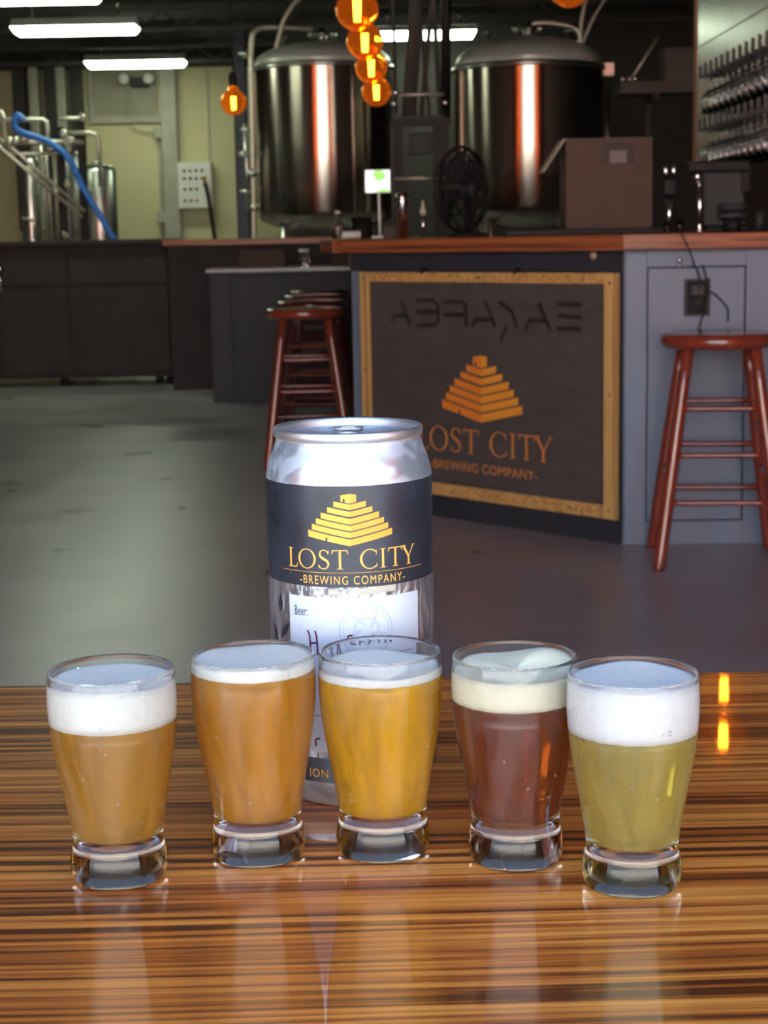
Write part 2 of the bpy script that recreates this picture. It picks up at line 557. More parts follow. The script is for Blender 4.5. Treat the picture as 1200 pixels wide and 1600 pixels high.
struct('wall_right', MB().box(XR, XR + 0.2, FRONT_Y - 0.2, YB + 0.2, 0, ZC).box(XR, XR + 0.2, FRONT_Y - 0.2, YS, ZC, ZF), M['wall_dark'])
fw = MB()
xs = [XL, -4.0, -2.8, -2.5, 1.6, 1.9, 3.1, XR]
y0, y1 = FRONT_Y - 0.1, FRONT_Y + 0.1
for i in range(0, 8, 2):
    fw.box(xs[i], xs[i + 1], y0, y1, 0, ZF)
for (a, b, c, d) in OPEN:
    fw.box(a, b, y0, y1, d, ZF)
    if c > 0:
        fw.box(a, b, y0, y1, 0, c)
struct('wall_front', fw, M['wall_front'])
struct('wall_bar_side', MB().box(-0.85, XR, 15.7, 15.9, 0, ZC), M['wall_dark'])
# grey lower paint of the back wall, column, transom, door outline
struct('trim_1', MB().box(XL, 1.8, YB - 0.02, YB, 0, 0.48), M['wains'])
struct('trim_2', MB().box(-2.26, -2.09, YB - 0.14, YB, 0, ZC), M['post'], 0.01)
struct('trim_3', MB().box(-2.97, -2.30, YB - 0.03, YB, 2.37, 2.87), M['transom'])
tr = MB()
tr.box(-3.02, -2.26, YB - 0.06, YB, 2.30, 2.37)
tr.box(-3.02, -2.97, YB - 0.06, YB, 2.37, 2.87)
struct('trim_4', tr, M['post'], 0.006)
struct('trim_5', MB().box(XL, XR, YB - 0.25, YB, 2.86, ZC), M['ceil'])
struct('trim_6', MB().box(-1.78, -1.765, YB - 0.02, YB, 0.48, 2.86), M['post'])
for k, x in enumerate((-3.75, -3.58, -3.42, -3.30, -3.16)):
    struct('trim_%d' % (7 + k), MB().box(x, x + (0.09 if k % 2 else 0.12), YB - 0.35, YB - 0.2, 1.2, 2.86), M['post'] if k % 2 else M['wall_dark'], 0.01)
struct('trim_12', MB().box(-1.33, -1.205, 15.9, 16.05, 0, ZC), M['bluegrey'], 0.02)
# ceiling joists with their diagonal webs
nb = 13
for k, y in enumerate((9.5, 11.0, 12.6, 14.6, 15.9, 17.2)):
    j = MB()
    j.box(XL, XR, y - 0.03, y + 0.03, 2.985, 3.05)
    j.box(XL, XR, y - 0.02, y + 0.02, 2.83, 2.855)
    x = XL
    while x < XR - 0.4:
        j.tube([(x, y, 2.85), (x + 0.2, y, 2.99)], 0.008, 6)
        j.tube([(x + 0.2, y, 2.99), (x + 0.4, y, 2.85)], 0.008, 6)
        x += 0.4
    struct('trim_%d' % (nb + k), j, M['beam'])
# street outside, behind the photographer
struct('ground_street', MB().box(-14, 14, -24, FRONT_Y - 0.2, -0.25, -0.03), M['sidewalk'])
for k, (x0, x1) in enumerate(((-4.0, -2.8), (1.9, 3.1))):
    struct('added_window_%d' % (k + 1), MB().box(x0, x1, FRONT_Y - 0.005, FRONT_Y + 0.005, 0.5, 4.1), M['added_film'])  # unseen orange panes, added for the orange stripes on the tanks

struct('wall_added_facade', MB().box(-22, 22, -15.6, -15.0, -0.03, 5.2).box(-22.2, 22.2, -15.7, -14.85, 5.2, 5.5), M['unseen_facade'])  # unseen house front, added to bounce sunlight into the room

# ------------------------------------------------------------------ table
T = 0.765
tb = thing('table', 'glossy brown wooden table with dark streaked grain holding the beers', 'table', (0, 0.78, 0))
slab = MB().box(-0.80, 0.80, 0.43, 1.132, T - 0.042, T).build('tabletop', M['table'], tb, bevel=0.004, seg=3)
for sx in (-0.72, 0.72):
    for sy in (0.50, 1.06):
        MB().box(sx - 0.035, sx + 0.035, sy - 0.035, sy + 0.035, 0, T - 0.042).build('leg', M['black'], tb, bevel=0.004)
for sy in (0.50, 1.06):
    MB().box(-0.685, 0.685, sy - 0.012, sy + 0.012, T - 0.12, T - 0.042).build('apron', M['black'], tb)

# ------------------------------------------------------------------ beer glasses
OUT = [(0.0001, 0.0012), (0.0195, 0.0008), (0.0213, 0.0), (0.0224, 0.0012), (0.0233, 0.0045), (0.0236, 0.009), (0.0231, 0.0130), (0.0222, 0.0158), (0.0217, 0.0180),
       (0.0218, 0.0205), (0.0224, 0.026), (0.0236, 0.034), (0.0252, 0.043), (0.0270, 0.053), (0.0287, 0.063), (0.0300, 0.073), (0.0307, 0.082), (0.0309, 0.089), (0.0306, 0.097), (0.0302, 0.1022)]


def r_out(z):
    P = OUT[9:]
    for (ra, za), (rb, zb) in zip(P, P[1:]):
        if za <= z <= zb:
            return ra + (rb - ra) * (z - za) / (zb - za)
    return P[0][0] if z < P[0][1] else P[-1][0]


WALL = 0.0015
def dense(prof, k=3):
    return [(p.x, p.y) for p in smooth_path([(a, b, 0) for a, b in prof], k)]

INNER = [(r_out(z) - WALL, z) for z in (0.1022, 0.097, 0.089, 0.082, 0.073, 0.063, 0.053, 0.043, 0.034, 0.027)] + [(0.0185, 0.0232), (0.0145, 0.0222), (0.0001, 0.0220)]
gp = dense(OUT) + [(0.0299, 0.1033), (0.0293, 0.1034)] + dense(INNER)
glass_me = None


def beer_glass(x, y, sig, scat, tint, haze_col, haze, zf, zt, foamcol, label, lump=0.0, seed=1, rot=0.0):
    global glass_me
    g = thing('beer_glass', label, 'beer glass', (x, y, T), 'five tasting glasses of beer on the table')
    if glass_me is None:
        o = MB().lathe(gp, 72).build('glass_body', M['glass_fog'], None)
        glass_me = o.data
    else:
        o = bpy.data.objects.new('glass_body', glass_me)
        COL.objects.link(o)
    o.parent = g
    o.rotation_euler = (0, 0, rot)
    ov = 0.0007          # the liquid wets the glass: it reaches a little into the wall
    zs = [0.0245, 0.030, 0.036, 0.044, 0.053, 0.063, 0.073, 0.082, 0.089, 0.094]
    prof = [(0.0001, 0.0216), (0.0150, 0.0218), (0.0190, 0.0228)] + [(r_out(z) - WALL + ov, z) for z in zs if z < zf - 0.002] + [(r_out(zf) - WALL + ov, zf), (0.0001, zf)]
    b = MB().lathe(prof, 64).build('beer', beer_mat('beer ' + str(seed), sig, scat, tint, haze_col, haze), None)
    b.parent = g
    rnd = random.Random(seed)
    fo = MB()
    n, rings = 64, 14
    vs, fs = [], []
    e = 0.0003
    zz = [zf + (zt - zf) * k / 6 for k in range(7)]
    ph = [rnd.uniform(0, 6.28) for _ in range(8)]
    def up(rr, a):
        w = (0.0004 * math.sin(3 * a + ph[0]) + 0.00025 * math.sin(5 * a + ph[1] + 2 * rr) + 0.0003 * math.sin(2 * a + ph[2])) * rr * rr * rr
        w += lump * (0.6 + 0.4 * math.sin(2 * a + ph[3])) * max(0, math.sin(a + 0.3)) * rr * (1.35 - rr) * 2.2
        return w - 0.0012 * (1 - rr) * 0.3
    for k, z in enumerate(zz):
        for i in range(n):
            a = 2 * math.pi * i / n
            w = up(1, a) * (k / 6) ** 2
            zq = z + w + (0.0003 * math.sin(17 * a + ph[4]) + 0.0002 * math.sin(31 * a + ph[5]) if k == 0 else 0)
            rr = r_out(min(zq, 0.1022)) - WALL + 0.0004
            vs.append((rr * math.cos(a), rr * math.sin(a), zq))
    for q in range(1, rings):
        f = 1 - q / rings
        for i in range(n):
            a = 2 * math.pi * i / n
            rr = (r_out(min(zt, 0.1022)) - WALL + e) * f
            vs.append((rr * math.cos(a), rr * math.sin(a), zt + up(f, a) + rnd.uniform(-1, 1) * 0.00012))
    rows = len(zz) + rings - 1
    for k in range(rows - 1):
        for i in range(n):
            fs.append((k * n + i, k * n + (i + 1) % n, (k + 1) * n + (i + 1) % n, (k + 1) * n + i))
    fs.append(tuple(range((rows - 1) * n, rows * n)))
    fs.append(tuple(reversed(range(n))))
    fo.add(vs, fs, True)
    f = fo.build('foam', foam_mat('foam ' + str(seed), foamcol), None)
    f.parent = g
    # bubbles at the edge of the head
    bb = MB()
    for k in range(26):
        a = rnd.uniform(0.2, 2.9)
        rr = r_out(zt) - WALL - rnd.uniform(0.0004, 0.0022)
        bb.ball((rr * math.cos(a), rr * math.sin(a), zt + up(1, a) + 0.0001), rnd.uniform(0.0002, 0.00055), 4)
    o2 = bb.build('bubbles', M['glass_clean'], None)
    o2['kind'] = 'stuff'
    o2.parent = f
    # water beads running down the outside
    dr = MB()
    for k in range(13):
        a = -1.57 + rnd.uniform(-1.0, 1.0)
        z = rnd.uniform(0.028, 0.085)
        rr = r_out(z) + 0.0001
        dr.ball((rr * math.cos(a), rr * math.sin(a), z), rnd.uniform(0.0003, 0.0008), 4, rnd.uniform(1.0, 1.8))
    o3 = dr.build('droplets', M['glass_clean'], None)
    o3['kind'] = 'stuff'
    o3.parent = g
    return g

beer_glass(-0.1322, 0.7738, (0.3, 12, 60), 30, (1.0, 0.84, 0.40), (1.0, 0.56, 0.06), 0.42, 0.0790, 0.0985, (0.88, 0.87, 0.81),
           'glass of golden beer with thick white head, leftmost of the five', seed=1, rot=0.3)
beer_glass(-0.0662, 0.7985, (0.3, 15, 80), 40, (1.0, 0.80, 0.30), (1.0, 0.50, 0.025), 0.56, 0.0960, 0.1010, (0.89, 0.88, 0.81),
           'brim-full glass of hazy amber beer standing second from left', seed=2, rot=1.4)
beer_glass(-0.0035, 0.8015, (0.2, 13, 90), 70, (1.0, 0.82, 0.20), (1.0, 0.58, 0.012), 0.80, 0.0915, 0.0955, (0.88, 0.87, 0.83),
           'glass of cloudy orange beer with a thin head right in front of the can', lump=0.001, seed=3, rot=2.6)
beer_glass(0.0621, 0.7874, (10, 40, 80), 20, (0.95, 0.60, 0.35), (0.52, 0.13, 0.03), 0.28, 0.0820, 0.0960, (0.88, 0.82, 0.62),
           'glass of dark red-brown beer with cream coloured lumpy head', lump=0.009, seed=4, rot=3.9)
beer_glass(0.1144, 0.7516, (0.5, 3.5, 32), 28, (1.0, 0.93, 0.50), (0.97, 0.79, 0.20), 0.36, 0.0760, 0.1000, (0.89, 0.89, 0.89),
           'glass of pale straw beer with tall white head, rightmost of the five', seed=5, rot=5.1)

# ------------------------------------------------------------------ lettering
def ring(rx, ry, ix, iy, a0=0.0, a1=360.0, c=(0, 0), n=40):
    q = []
    for k in range(n):
        g0, g1 = R(a0 + (a1 - a0) * k / n), R(a0 + (a1 - a0) * (k + 1) / n)
        q.append([(c[0] + rx * math.cos(g0), c[1] + ry * math.sin(g0)), (c[0] + rx * math.cos(g1), c[1] + ry * math.sin(g1)),
                  (c[0] + ix * math.cos(g1), c[1] + iy * math.sin(g1)), (c[0] + ix * math.cos(g0), c[1] + iy * math.sin(g0))])
    return q


def rect(x0, x1, y0, y1):
    return [(x0, y0), (x1, y0), (x1, y1), (x0, y1)]


def stroke(pts, ws):
    q = []
    P = [Vector((a, b, 0)) for a, b in pts]
    side = []
    for i, p in enumerate(P):
        t = (P[min(i + 1, len(P) - 1)] - P[max(i - 1, 0)]).normalized()
        w = ws[i] if isinstance(ws, (list, tuple)) else ws
        nrm = Vector((-t.y, t.x, 0)) * w / 2
        side.append((p + nrm, p - nrm))
    for (a, b), (c, d) in zip(side, side[1:]):
        q.append([(a.x, a.y), (b.x, b.y), (d.x, d.y), (c.x, c.y)])
    return q


def g_L():
    return [rect(.11, .225, 0, 1), rect(.02, .32, .965, 1), rect(.02, .14, 0, .035), rect(.2, .56, 0, .055), [(.50, .05), (.56, 0), (.62, .24), (.585, .24)]], .64
def g_O():
    return ring(.50, .52, .385, .475, c=(.5, .5)), 1.0
def g_S():
    pts = [(.50, .80), (.44, .92), (.30, .985), (.14, .93), (.075, .77), (.14, .62), (.30, .52), (.46, .40), (.51, .24), (.44, .08), (.27, .015), (.11, .06), (.03, .20)]
    sp = [(p.x, p.y) for p in smooth_path([(a, b, 0) for a, b in pts], 4)]
    ws = []
    for i in range(len(sp)):
        f = i / (len(sp) - 1)
        ws.append(.045 + .085 * math.exp(-((f - .5) / .2) ** 2))
    return stroke(sp, ws) + [[(.47, .78), (.53, .78), (.53, .97), (.505, .97)], [(.0, .03), (.025, .03), (.06, .22), (.0, .22)]], .56
def g_T():
    return [rect(.355, .47, 0, .97), rect(.26, .565, 0, .035), rect(.03, .795, .945, 1), [(.0, .78), (.03, .78), (.09, .95), (.03, .99)], [(.735, .95), (.795, .78), (.825, .78), (.795, .99)]], .83
def g_C():
    return ring(.50, .52, .385, .475, 48, 312, c=(.5, .5)) + [[(.80, .70), (.835, .70), (.845, .96), (.81, .90)], [(.80, .10), (.845, .06), (.875, .26), (.845, .26)]], .88
def g_I():
    return [rect(.09, .205, 0, 1), rect(0, .30, .965, 1), rect(0, .30, 0, .035)], .30
def g_Y():
    return [rect(.37, .485, 0, .46), rect(.28, .58, 0, .035)] + stroke([(.09, 1), (.43, .42)], [.13, .11]) + stroke([(.78, 1), (.44, .42)], [.055, .06]) + [rect(-.02, .25, .965, 1), rect(.66, .89, .965, 1)], .86


def lost_city(words=(0, 1)):
    x, polys, i = 0.0, [], 0
    for ch, gap in ((g_L, .02), (g_O, .14), (g_S, .12), (g_T, .56), (g_C, .14), (g_I, .12), (g_T, -.02), (g_Y, 0)):
        ps, w = ch()
        if (i // 4) in words:
            polys += [[(x + a, b) for a, b in p] for p in ps]
        i += 1
        x += w + gap
    return polys, x


def sans(text, spacing=1.0):
    cu = bpy.data.curves.new('t', 'FONT')
    cu.body = text
    cu.space_character = spacing
    cu.resolution_u = 4
    cu.offset = 0.0
    ob = bpy.data.objects.new('t', cu)
    COL.objects.link(ob)
    bpy.context.view_layer.update()
    me = ob.to_mesh()
    vs = [(v.co.x, v.co.y) for v in me.vertices]
    polys = [[vs[i] for i in p.vertices] for p in me.polygons]
    ob.to_mesh_clear()
    bpy.data.objects.remove(ob)
    bpy.data.curves.remove(cu)
    x0 = min(v[0] for v in vs); x1 = max(v[0] for v in vs)
    y0_ = min(v[1] for v in vs); y1_ = max(v[1] for v in vs)
    return [[((a - x0) / (x1 - x0), (b - y0_) / (y1_ - y0_)) for a, b in p] for p in polys]


def fit(polys, w, x0, x1, y0, y1):
    return [[(x0 + a / w * (x1 - x0), y0 + b * (y1 - y0)) for a, b in p] for p in polys]


TIERS = [(92, 40, 73), (129, 73, 105), (168, 105, 140), (198, 139, 172), (224, 172, 206), (248, 207, 245)]
def pyramid(side, cut=6):
    """stepped pyramid seen on its edge; unit = half width of the foot, y up from the foot's near corner"""
    out = []
    u = 1 / 248.0
    k = 0.213
    total = 245 + 248 * k
    s = -1 if side == 'L' else 1
    def face(w0, w, top, bot):
        for i in range(cut):
            a, b = w0 + (w - w0) * i / cut, w0 + (w - w0) * (i + 1) / cut
            da, db = (w - a) * k, (w - b) * k
            out.append([(s * a * u, (total - top - da) * u), (s * b * u, (total - top - db) * u), (s * b * u, (total - bot - db) * u), (s * a * u, (total - bot - da) * u)])
    for i, (w, top, bot) in enumerate(TIERS):
        if side == 'L' and i == 5:
            # the foot has a small doorway
            face(0, 132, top + (248 - 132) * k, bot + (248 - 132) * k)
            face(143, 248, top, bot)
            face(132, 143, top + (248 - 143) * k, bot - 20 + (248 - 143) * k)
        else:
            face(0, w, top, bot - 1.8)
    def quad(*p):
        out.append([(a * u, (total - b) * u) for a, b in p])
    if side == 'L':
        quad((-51, 6), (0, -2), (0, 56), (-26, 51), (-26, 26), (-39, 25))
        out.pop()
        quad((-51, 6), (-39, 4), (-39, 45), (-51, 43))
        quad((-39, 4), (-27, 2), (-27, 27), (-39, 26))
        quad((-27, 2), (0, -2), (0, 53), (-27, 48))
    else:
        quad((0, -2), (37, 4), (37, 45), (0, 53))
    return out


def on_plane(polys, P0, U, V, N, off):
    mb = MB()
    for p in polys:
        mb.add([P0 + U * a + V * b + N * off for a, b in p], [tuple(range(len(p)))])
    return mb


def on_can(polys, cx, cy, r, z0=T):
    mb = MB()
    for p in polys:
        mb.add([(cx + r * math.sin(a / r), cy - r * math.cos(a / r), z0 + b) for a, b in p], [tuple(range(len(p)))])
    return mb

# ------------------------------------------------------------------ the can
CX, CY, CR = -0.0188, 0.8996, 0.0452
can = thing('beer_can', 'tall aluminium beer can with black and white label behind the glasses', 'beer can', (CX, CY, T))
body = [(0.0001, 0.009), (0.026, 0.0075), (0.0325, 0.003), (0.0345, 0.0), (0.0362, 0.0008), (0.0400, 0.0062), (0.0432, 0.0115), (CR - 0.0004, 0.0155), (CR, 0.019), (CR, 0.10), (CR, 0.178),
        (CR - 0.0006, 0.1815), (0.0432, 0.1870), (0.0412, 0.1920), (0.0398, 0.1960), (0.0392, 0.1985), (0.0392, 0.2)]
# condensation film on the metal shoulder
al = M['alu'].node_tree
_p = al.nodes['Principled BSDF']
_nz = al.nodes.new('ShaderNodeTexNoise'); _nz.inputs['Scale'].default_value = 95; _nz.inputs['Detail'].default_value = 6
_t = al.nodes.new('ShaderNodeTexCoord'); al.links.new(_t.outputs['Object'], _nz.inputs['Vector'])
_r = al.nodes.new('ShaderNodeMapRange'); _r.inputs['From Min'].default_value = 0.46; _r.inputs['From Max'].default_value = 0.54
_r.inputs['To Min'].default_value = 0.28; _r.inputs['To Max'].default_value = 0.52
al.links.new(_nz.outputs['Fac'], _r.inputs['Value']); al.links.new(_r.outputs[0], _p.inputs['Roughness'])
MB().lathe(body, 96, (CX, CY, T)).build('body', M['alu'], can)
lid = MB().lathe([(0.0392, 0.1985), (0.0402, 0.1995), (0.0407, 0.2015), (0.0404, 0.2035), (0.0396, 0.2045), (0.0388, 0.2040), (0.0383, 0.2022), (0.0372, 0.1985), (0.0355, 0.1972), (0.0338, 0.1985), (0.0325, 0.1992), (0.0001, 0.1992)], 96, (CX, CY, T)).build('lid', M['chrome'], can)
M['lid'] = mat('lid aluminium', (0.84, 0.87, 0.90), 0.48, 1.0, vary=0.02)
lid.data.materials[0] = M['lid']
tab = MB()
def oval(rx, ry, wx, z, cy0, n=28):
    vs, fs = [], []
    for i in range(n):
        a = 2 * math.pi * i / n
        for (kx, dz) in ((0, 0), (0, 0.0011), (wx, 0.0011), (wx, 0)):
            vs.append((CX + (rx - kx) * math.cos(a), CY + cy0 + (ry - kx) * math.sin(a), T + z + dz))
    for i in range(n):
        j = (i + 1) % n
        for q in range(4):
            fs.append((i * 4 + q, j * 4 + q, j * 4 + (q + 1) % 4, i * 4 + (q + 1) % 4))
    tab.add(vs, fs, True)
oval(0.0085, 0.012, 0.0026, 0.2003, 0.004)
oval(0.0085, 0.006, 0.0030, 0.2010, 0.011)
tab.lathe([(0.0001, 0.1992), (0.0036, 0.1992), (0.0036, 0.2014), (0.0026, 0.2020), (0.0001, 0.2020)], 20, (CX, CY - 0.004, T))
tab.build('pull_tab', M['lid'], lid)
sc_ = MB()
sc_.tube([(CX + 0.015 * math.cos(a), CY - 0.014 + 0.013 * math.sin(a), T + 0.1994) for a in [R(g) for g in range(20, 341, 16)]], 0.0004, 6)
sc_.build('opening_score', M['text_navy'], lid)

def band(u0, u1, z0, z1, r, n=60, notch=None):
    return on_can([[(u0 + (u1 - u0) * i / n, z0), (u0 + (u1 - u0) * (i + 1) / n, z0), (u0 + (u1 - u0) * (i + 1) / n, z1), (u0 + (u1 - u0) * i / n, z1)] for i in range(n)], CX, CY, r)
full = math.pi * (CR + 0.00012)
lab = band(-full, full, 0.1238, 0.1775, CR + 0.00012, 96).build('label_band', M['label'], can, smooth=True)
lab['label'] = 'black wrap band with golden pyramid logo and lettering'
E4 = CR + 0.0003
_pl = [[(0.0010 + a * 0.0229, 0.1458 + b * 0.0229) for a, b in p] for p in pyramid('L')]
_pr = [[(0.0010 + a * 0.0229, 0.1458 + b * 0.0229) for a, b in p] for p in pyramid('R')]
on_can(_pl, CX, CY, E4).build('pyramid_logo', M['gold_l'], lab)
on_can(_pr, CX, CY, E4).build('pyramid_logo', M['gold_r'], lab)
for _k in (0, 1):
    _lc, _w = lost_city((_k,))
    on_can(fit(_lc, _w, -0.0358, 0.0392, 0.1335, 0.1438), CX, CY, E4).build('lettering', M['gold'], lab)
on_can(fit(sans('-BREWING COMPANY-', 1.25), 1, -0.0280, 0.0316, 0.1253, 0.1299), CX, CY, E4).build('lettering', M['gold'], lab)
band(-0.0405, 0.0455, 0.1315, 0.1317, E4, 40).build('gold_line', M['gold'], lab)
foil = mat('crinkled silver film', (0.42, 0.44, 0.48), 0.34, 0.75, vary=0.55, nscale=38, bump=0.6, bscale=90, stretch=(1, 1, 0.5))
band(-full, full, 0.0300, 0.1238, CR + 0.00006, 96).build('foil_wrap', foil, can, smooth=True)
# silver foil with the printed leaves left of the paper, paper, black bottom band
fo_ = MB()
for (u, z, a, l_, w_) in ((-0.0445, 0.112, 80, 0.011, 0.0042), (-0.041, 0.0975, 50, 0.013, 0.004), (-0.051, 0.094, 115, 0.013, 0.0042), (-0.0445, 0.085, 75, 0.012, 0.004)):
    pts = []
    for k in range(13):
        s_ = k / 12
        pts.append((u + (s_ - .5) * l_ * math.cos(R(a)), z + (s_ - .5) * l_ * math.sin(R(a))))
    ws = [max(0.0002, w_ * math.sin(math.pi * k / 12)) for k in range(13)]
    q = on_can(stroke(pts, ws), CX, CY, CR + 0.00018)
    fo_.add(q.v, q.f)
fo_.build('leaf_print', M['label'], can)
hk = MB()
for (u0, u1, z0, z1) in ((0.004, 0.0165, 0.1196, 0.1230), (0.0115, 0.0255, 0.1203, 0.1236), (-0.0115, -0.006, 0.1200, 0.1230)):
    q = band(u0, u1, z0, z1, CR + 0.00016, 8)
    hk.add(q.v, q.f)
hk.build('foil_print', M['cream'], can)
pap = band(-0.0362, 0.0415, 0.0335, 0.1182, CR + 0.00022, 60).build('paper_label', M['paper'], can, smooth=True)
pap['label'] = 'white paper label with handwriting'
E5 = CR + 0.00042
mk = MB()
for rr, w_ in ((0.0148, 0.0011), (0.0126, 0.0006), (0.0072, 0.0012)):
    q = on_can(ring(rr, rr, rr - w_, rr - w_, c=(0.0085, 0.1005), n=48), CX, CY, CR + 0.00034)
    mk.add(q.v, q.f)
for k in range(5):
    a = R(72 * k + 20)
    q = on_can(stroke([(0.0085 + 0.002 * math.cos(a), 0.1005 + 0.002 * math.sin(a)), (0.0085 + 0.006 * math.cos(a + .5), 0.1005 + 0.006 * math.sin(a + .5)), (0.0085 + 0.0115 * math.cos(a + .7), 0.1005 + 0.0115 * math.sin(a + .7))], [0.0008, 0.0026, 0.0008]), CX, CY, CR + 0.00034)
    mk.add(q.v, q.f)
mk.build('faint_emblem', M['paper_mark'], pap)
on_can(fit(sans('Beer:', 1.05), 1, -0.0322, -0.0237, 0.1076, 0.1128), CX, CY, E5).build('lettering', M['text_navy'], pap)
hw = [[(-.0240, .1000), (-.0228, .0965), (-.0224, .0875)], [(-.0195, .1000), (-.0186, .0960), (-.0182, .0870)], [(-.0228, .0930), (-.0183, .0935)],
      [(-.0150, .0905), (-.0120, .0920), (-.0128, .0885), (-.0108, .0880)], [(-.0085, .0880), (-.0080, .0940), (-.0065, .0880)],
      [(.0010, .0980), (-.0012, .0978), (-.0016, .0955), (.0004, .0935), (.0022, .0935)], [(.0042, .0930), (.0050, .0952), (.0066, .0948)], [(.0092, .0932), (.0112, .0965), (.0120, .0978)], [(.0150, .0932), (.0151, .0962)], [(.0185, .0930), (.0205, .0958), (.0225, .0930)],
      [(-.0210, .0395), (-.0196, .0410), (-.0180, .0405)], [(-.0208, .0395), (-.0208, .0365)], [(-.0150, .0410), (-.0120, .0370), (-.0090, .0410)]]
for part in (hw[:3], hw[3:5], hw[5:10], hw[10:]):
    hm = MB()
    for s_ in part:
        q = on_can(stroke([(p.x, p.y) for p in smooth_path([(a, b, 0) for a, b in s_], 4)], 0.0010), CX, CY, E5)
        hm.add(q.v, q.f)
    hm.build('handwriting', M['marker'], pap)
for z in (0.0868, 0.0535):
    band(-0.034, 0.0395, z, z + 0.0003, E5, 40).build('ruled_line', M['text_navy'], pap)
low = band(-full, full, 0.0165, 0.0300, CR + 0.00012, 96).build('bottom_band', M['label'], can, smooth=True)
low['label'] = 'black lower band with golden lettering'
on_can(fit(sans('ION', 1.1), 1, -0.0248, -0.0140, 0.0193, 0.0240), CX, CY, CR + 0.0004).build('lettering', M['gold'], low)
wd = MB()
rnd = random.Random(11)
for k in range(60):
    a = R(-90 + rnd.uniform(-75, 75))
    z = rnd.uniform(0.176, 0.186) if k % 3 else rnd.uniform(0.10, 0.176)
    rr = CR + 0.0002 if z < 0.178 else CR - (z - 0.178) * 0.25
    wd.ball((CX + rr * math.cos(a), CY + rr * math.sin(a), T + z), rnd.uniform(0.0003, 0.0008), 4, rnd.uniform(1, 1.7))
wdo = wd.build('droplets', M['glass_clean'], can)
wdo['kind'] = 'stuff'

# ------------------------------------------------------------------ the bar
A = Vector((0.8279, 5.6728, 0)); B = Vector((-0.1115, 6.7002, 0))
U_in = (A - B).normalized()              # left to right along the slanted front
N_out = Vector((U_in.y, -U_in.x, 0))     # towards the camera
ZT = 1.062
def pt(s, z, off=0.0):                   # s metres from the near corner, along the slanted front
    p = A - U_in * s + N_out * off
    return Vector((p.x, p.y, z))

br = thing('bar_counter', 'slate blue bar base behind the red stool, right of the logo sign', 'bar', (1.9, 5.95, 0))
MB().prism([(A.x, A.y), (3.4, 5.60), (3.4, 6.2), (1.15, 6.2)], 0, 1.008).build('body', M['slate'], br)
h = MB()
hx0, hx1, hz0, hz1, hy = 0.908, 1.228, 0.088, 0.945, 5.648
def yface(x): return A.y + (5.60 - A.y) * (x - A.x) / (3.4 - A.x)
def slab_x(x0, x1, z0, z1, o0, o1):
    m = MB()
    m.add([(x0, yface(x0) - o1, z0), (x1, yface(x1) - o1, z0), (x1, yface(x1) - o0, z0), (x0, yface(x0) - o0, z0), (x0, yface(x0) - o1, z1), (x1, yface(x1) - o1, z1), (x1, yface(x1) - o0, z1), (x0, yface(x0) - o0, z1)],
          [(3, 2, 1, 0), (4, 5, 6, 7), (0, 1, 5, 4), (1, 2, 6, 5), (2, 3, 7, 6), (3, 0, 4, 7)])
    return m
slab_x(A.x + 0.002, 0.902, 0.0, 1.005, 0, 0.012).build('stile', M['slate'], br, bevel=0.002)
slab_x(0.902, 1.234, 0.951, 1.005, 0, 0.012).build('top_rail', M['slate'], br, bevel=0.002)
slab_x(0.902, 1.234, 0.0, 0.082, 0, 0.012).build('bottom_rail', M['slate'], br, bevel=0.002)
slab_x(1.234, 1.62, 0.0, 1.005, 0, 0.012).build('stile', M['slate'], br, bevel=0.002)
slab_x(0.906, 1.230, 0.086, 0.947, 0, 0.010).build('access_hatch', M['slate'], br, bevel=0.003)
slab_x(0.900, 1.236, 0.080, 0.953, 0, 0.001).build('hatch_gap', M['gap'], br)
ob = slab_x(1.026, 1.112, 0.785, 0.910, 0.0085, 0.013).build('outlet_recess', M['gap'], br)
slab_x(1.026, 1.034, 0.785, 0.910, 0.010, 0.022).build('outlet_frame', M['slate_dark'], ob)
slab_x(1.104, 1.112, 0.785, 0.910, 0.010, 0.022).build('outlet_frame', M['slate_dark'], ob)
slab_x(1.034, 1.104, 0.785, 0.792, 0.010, 0.022).build('outlet_frame', M['slate_dark'], ob)
slab_x(1.034, 1.104, 0.903, 0.910, 0.010, 0.022).build('outlet_frame', M['slate_dark'], ob)
slab_x(1.050, 1.092, 0.855, 0.888, 0.012, 0.024).build('plug', M['slate_dark'], ob, bevel=0.003)
slab_x(1.056, 1.088, 0.815, 0.848, 0.012, 0.020).build('socket', M['black'], ob, bevel=0.003)
hkk = MB()
hkk.tube([(1.006, yface(1.0) - 0.012, 0.972), (1.006, yface(1.0) - 0.035, 0.972)], 0.006, 8)
hkk.ball((1.006, yface(1.0) - 0.036, 0.972), 0.009, 8)
hkk.ball((1.008, yface(1.0) - 0.030, 0.955), 0.007, 8)
hkk.build('coat_hook', M['chrome'], br)

bp_ = thing('bar_counter', 'slanted dark bar base carrying the pyramid logo sign', 'bar', (0.36, 6.3, 0))
inner_a, inner_b = A - N_out * 0.5, B - N_out * 0.5
MB().prism([(B.x, B.y), (A.x, A.y), (1.15, 6.2), (inner_b.x + 0.25, inner_b.y - 0.1), (0.3, 6.9)], 0, 1.008).build('body', M['slate'], bp_)
def slab_s(s0, s1, z0, z1, o0, o1):
    m = MB()
    a, b, c, d = pt(s1, 0, o1), pt(s0, 0, o1), pt(s0, 0, o0), pt(s1, 0, o0)
    m.prism([(p.x, p.y) for p in (a, b, c, d)], z0, z1)
    return m
slab_s(0.003, 1.318, 0.0, 0.084, 0, 0.010).build('kick_board', M['navy'], bp_, bevel=0.002)
slab_s(0.003, 1.39, 0.937, 1.006, 0, 0.010).build('top_rail', M['navy'], bp_, bevel=0.002)
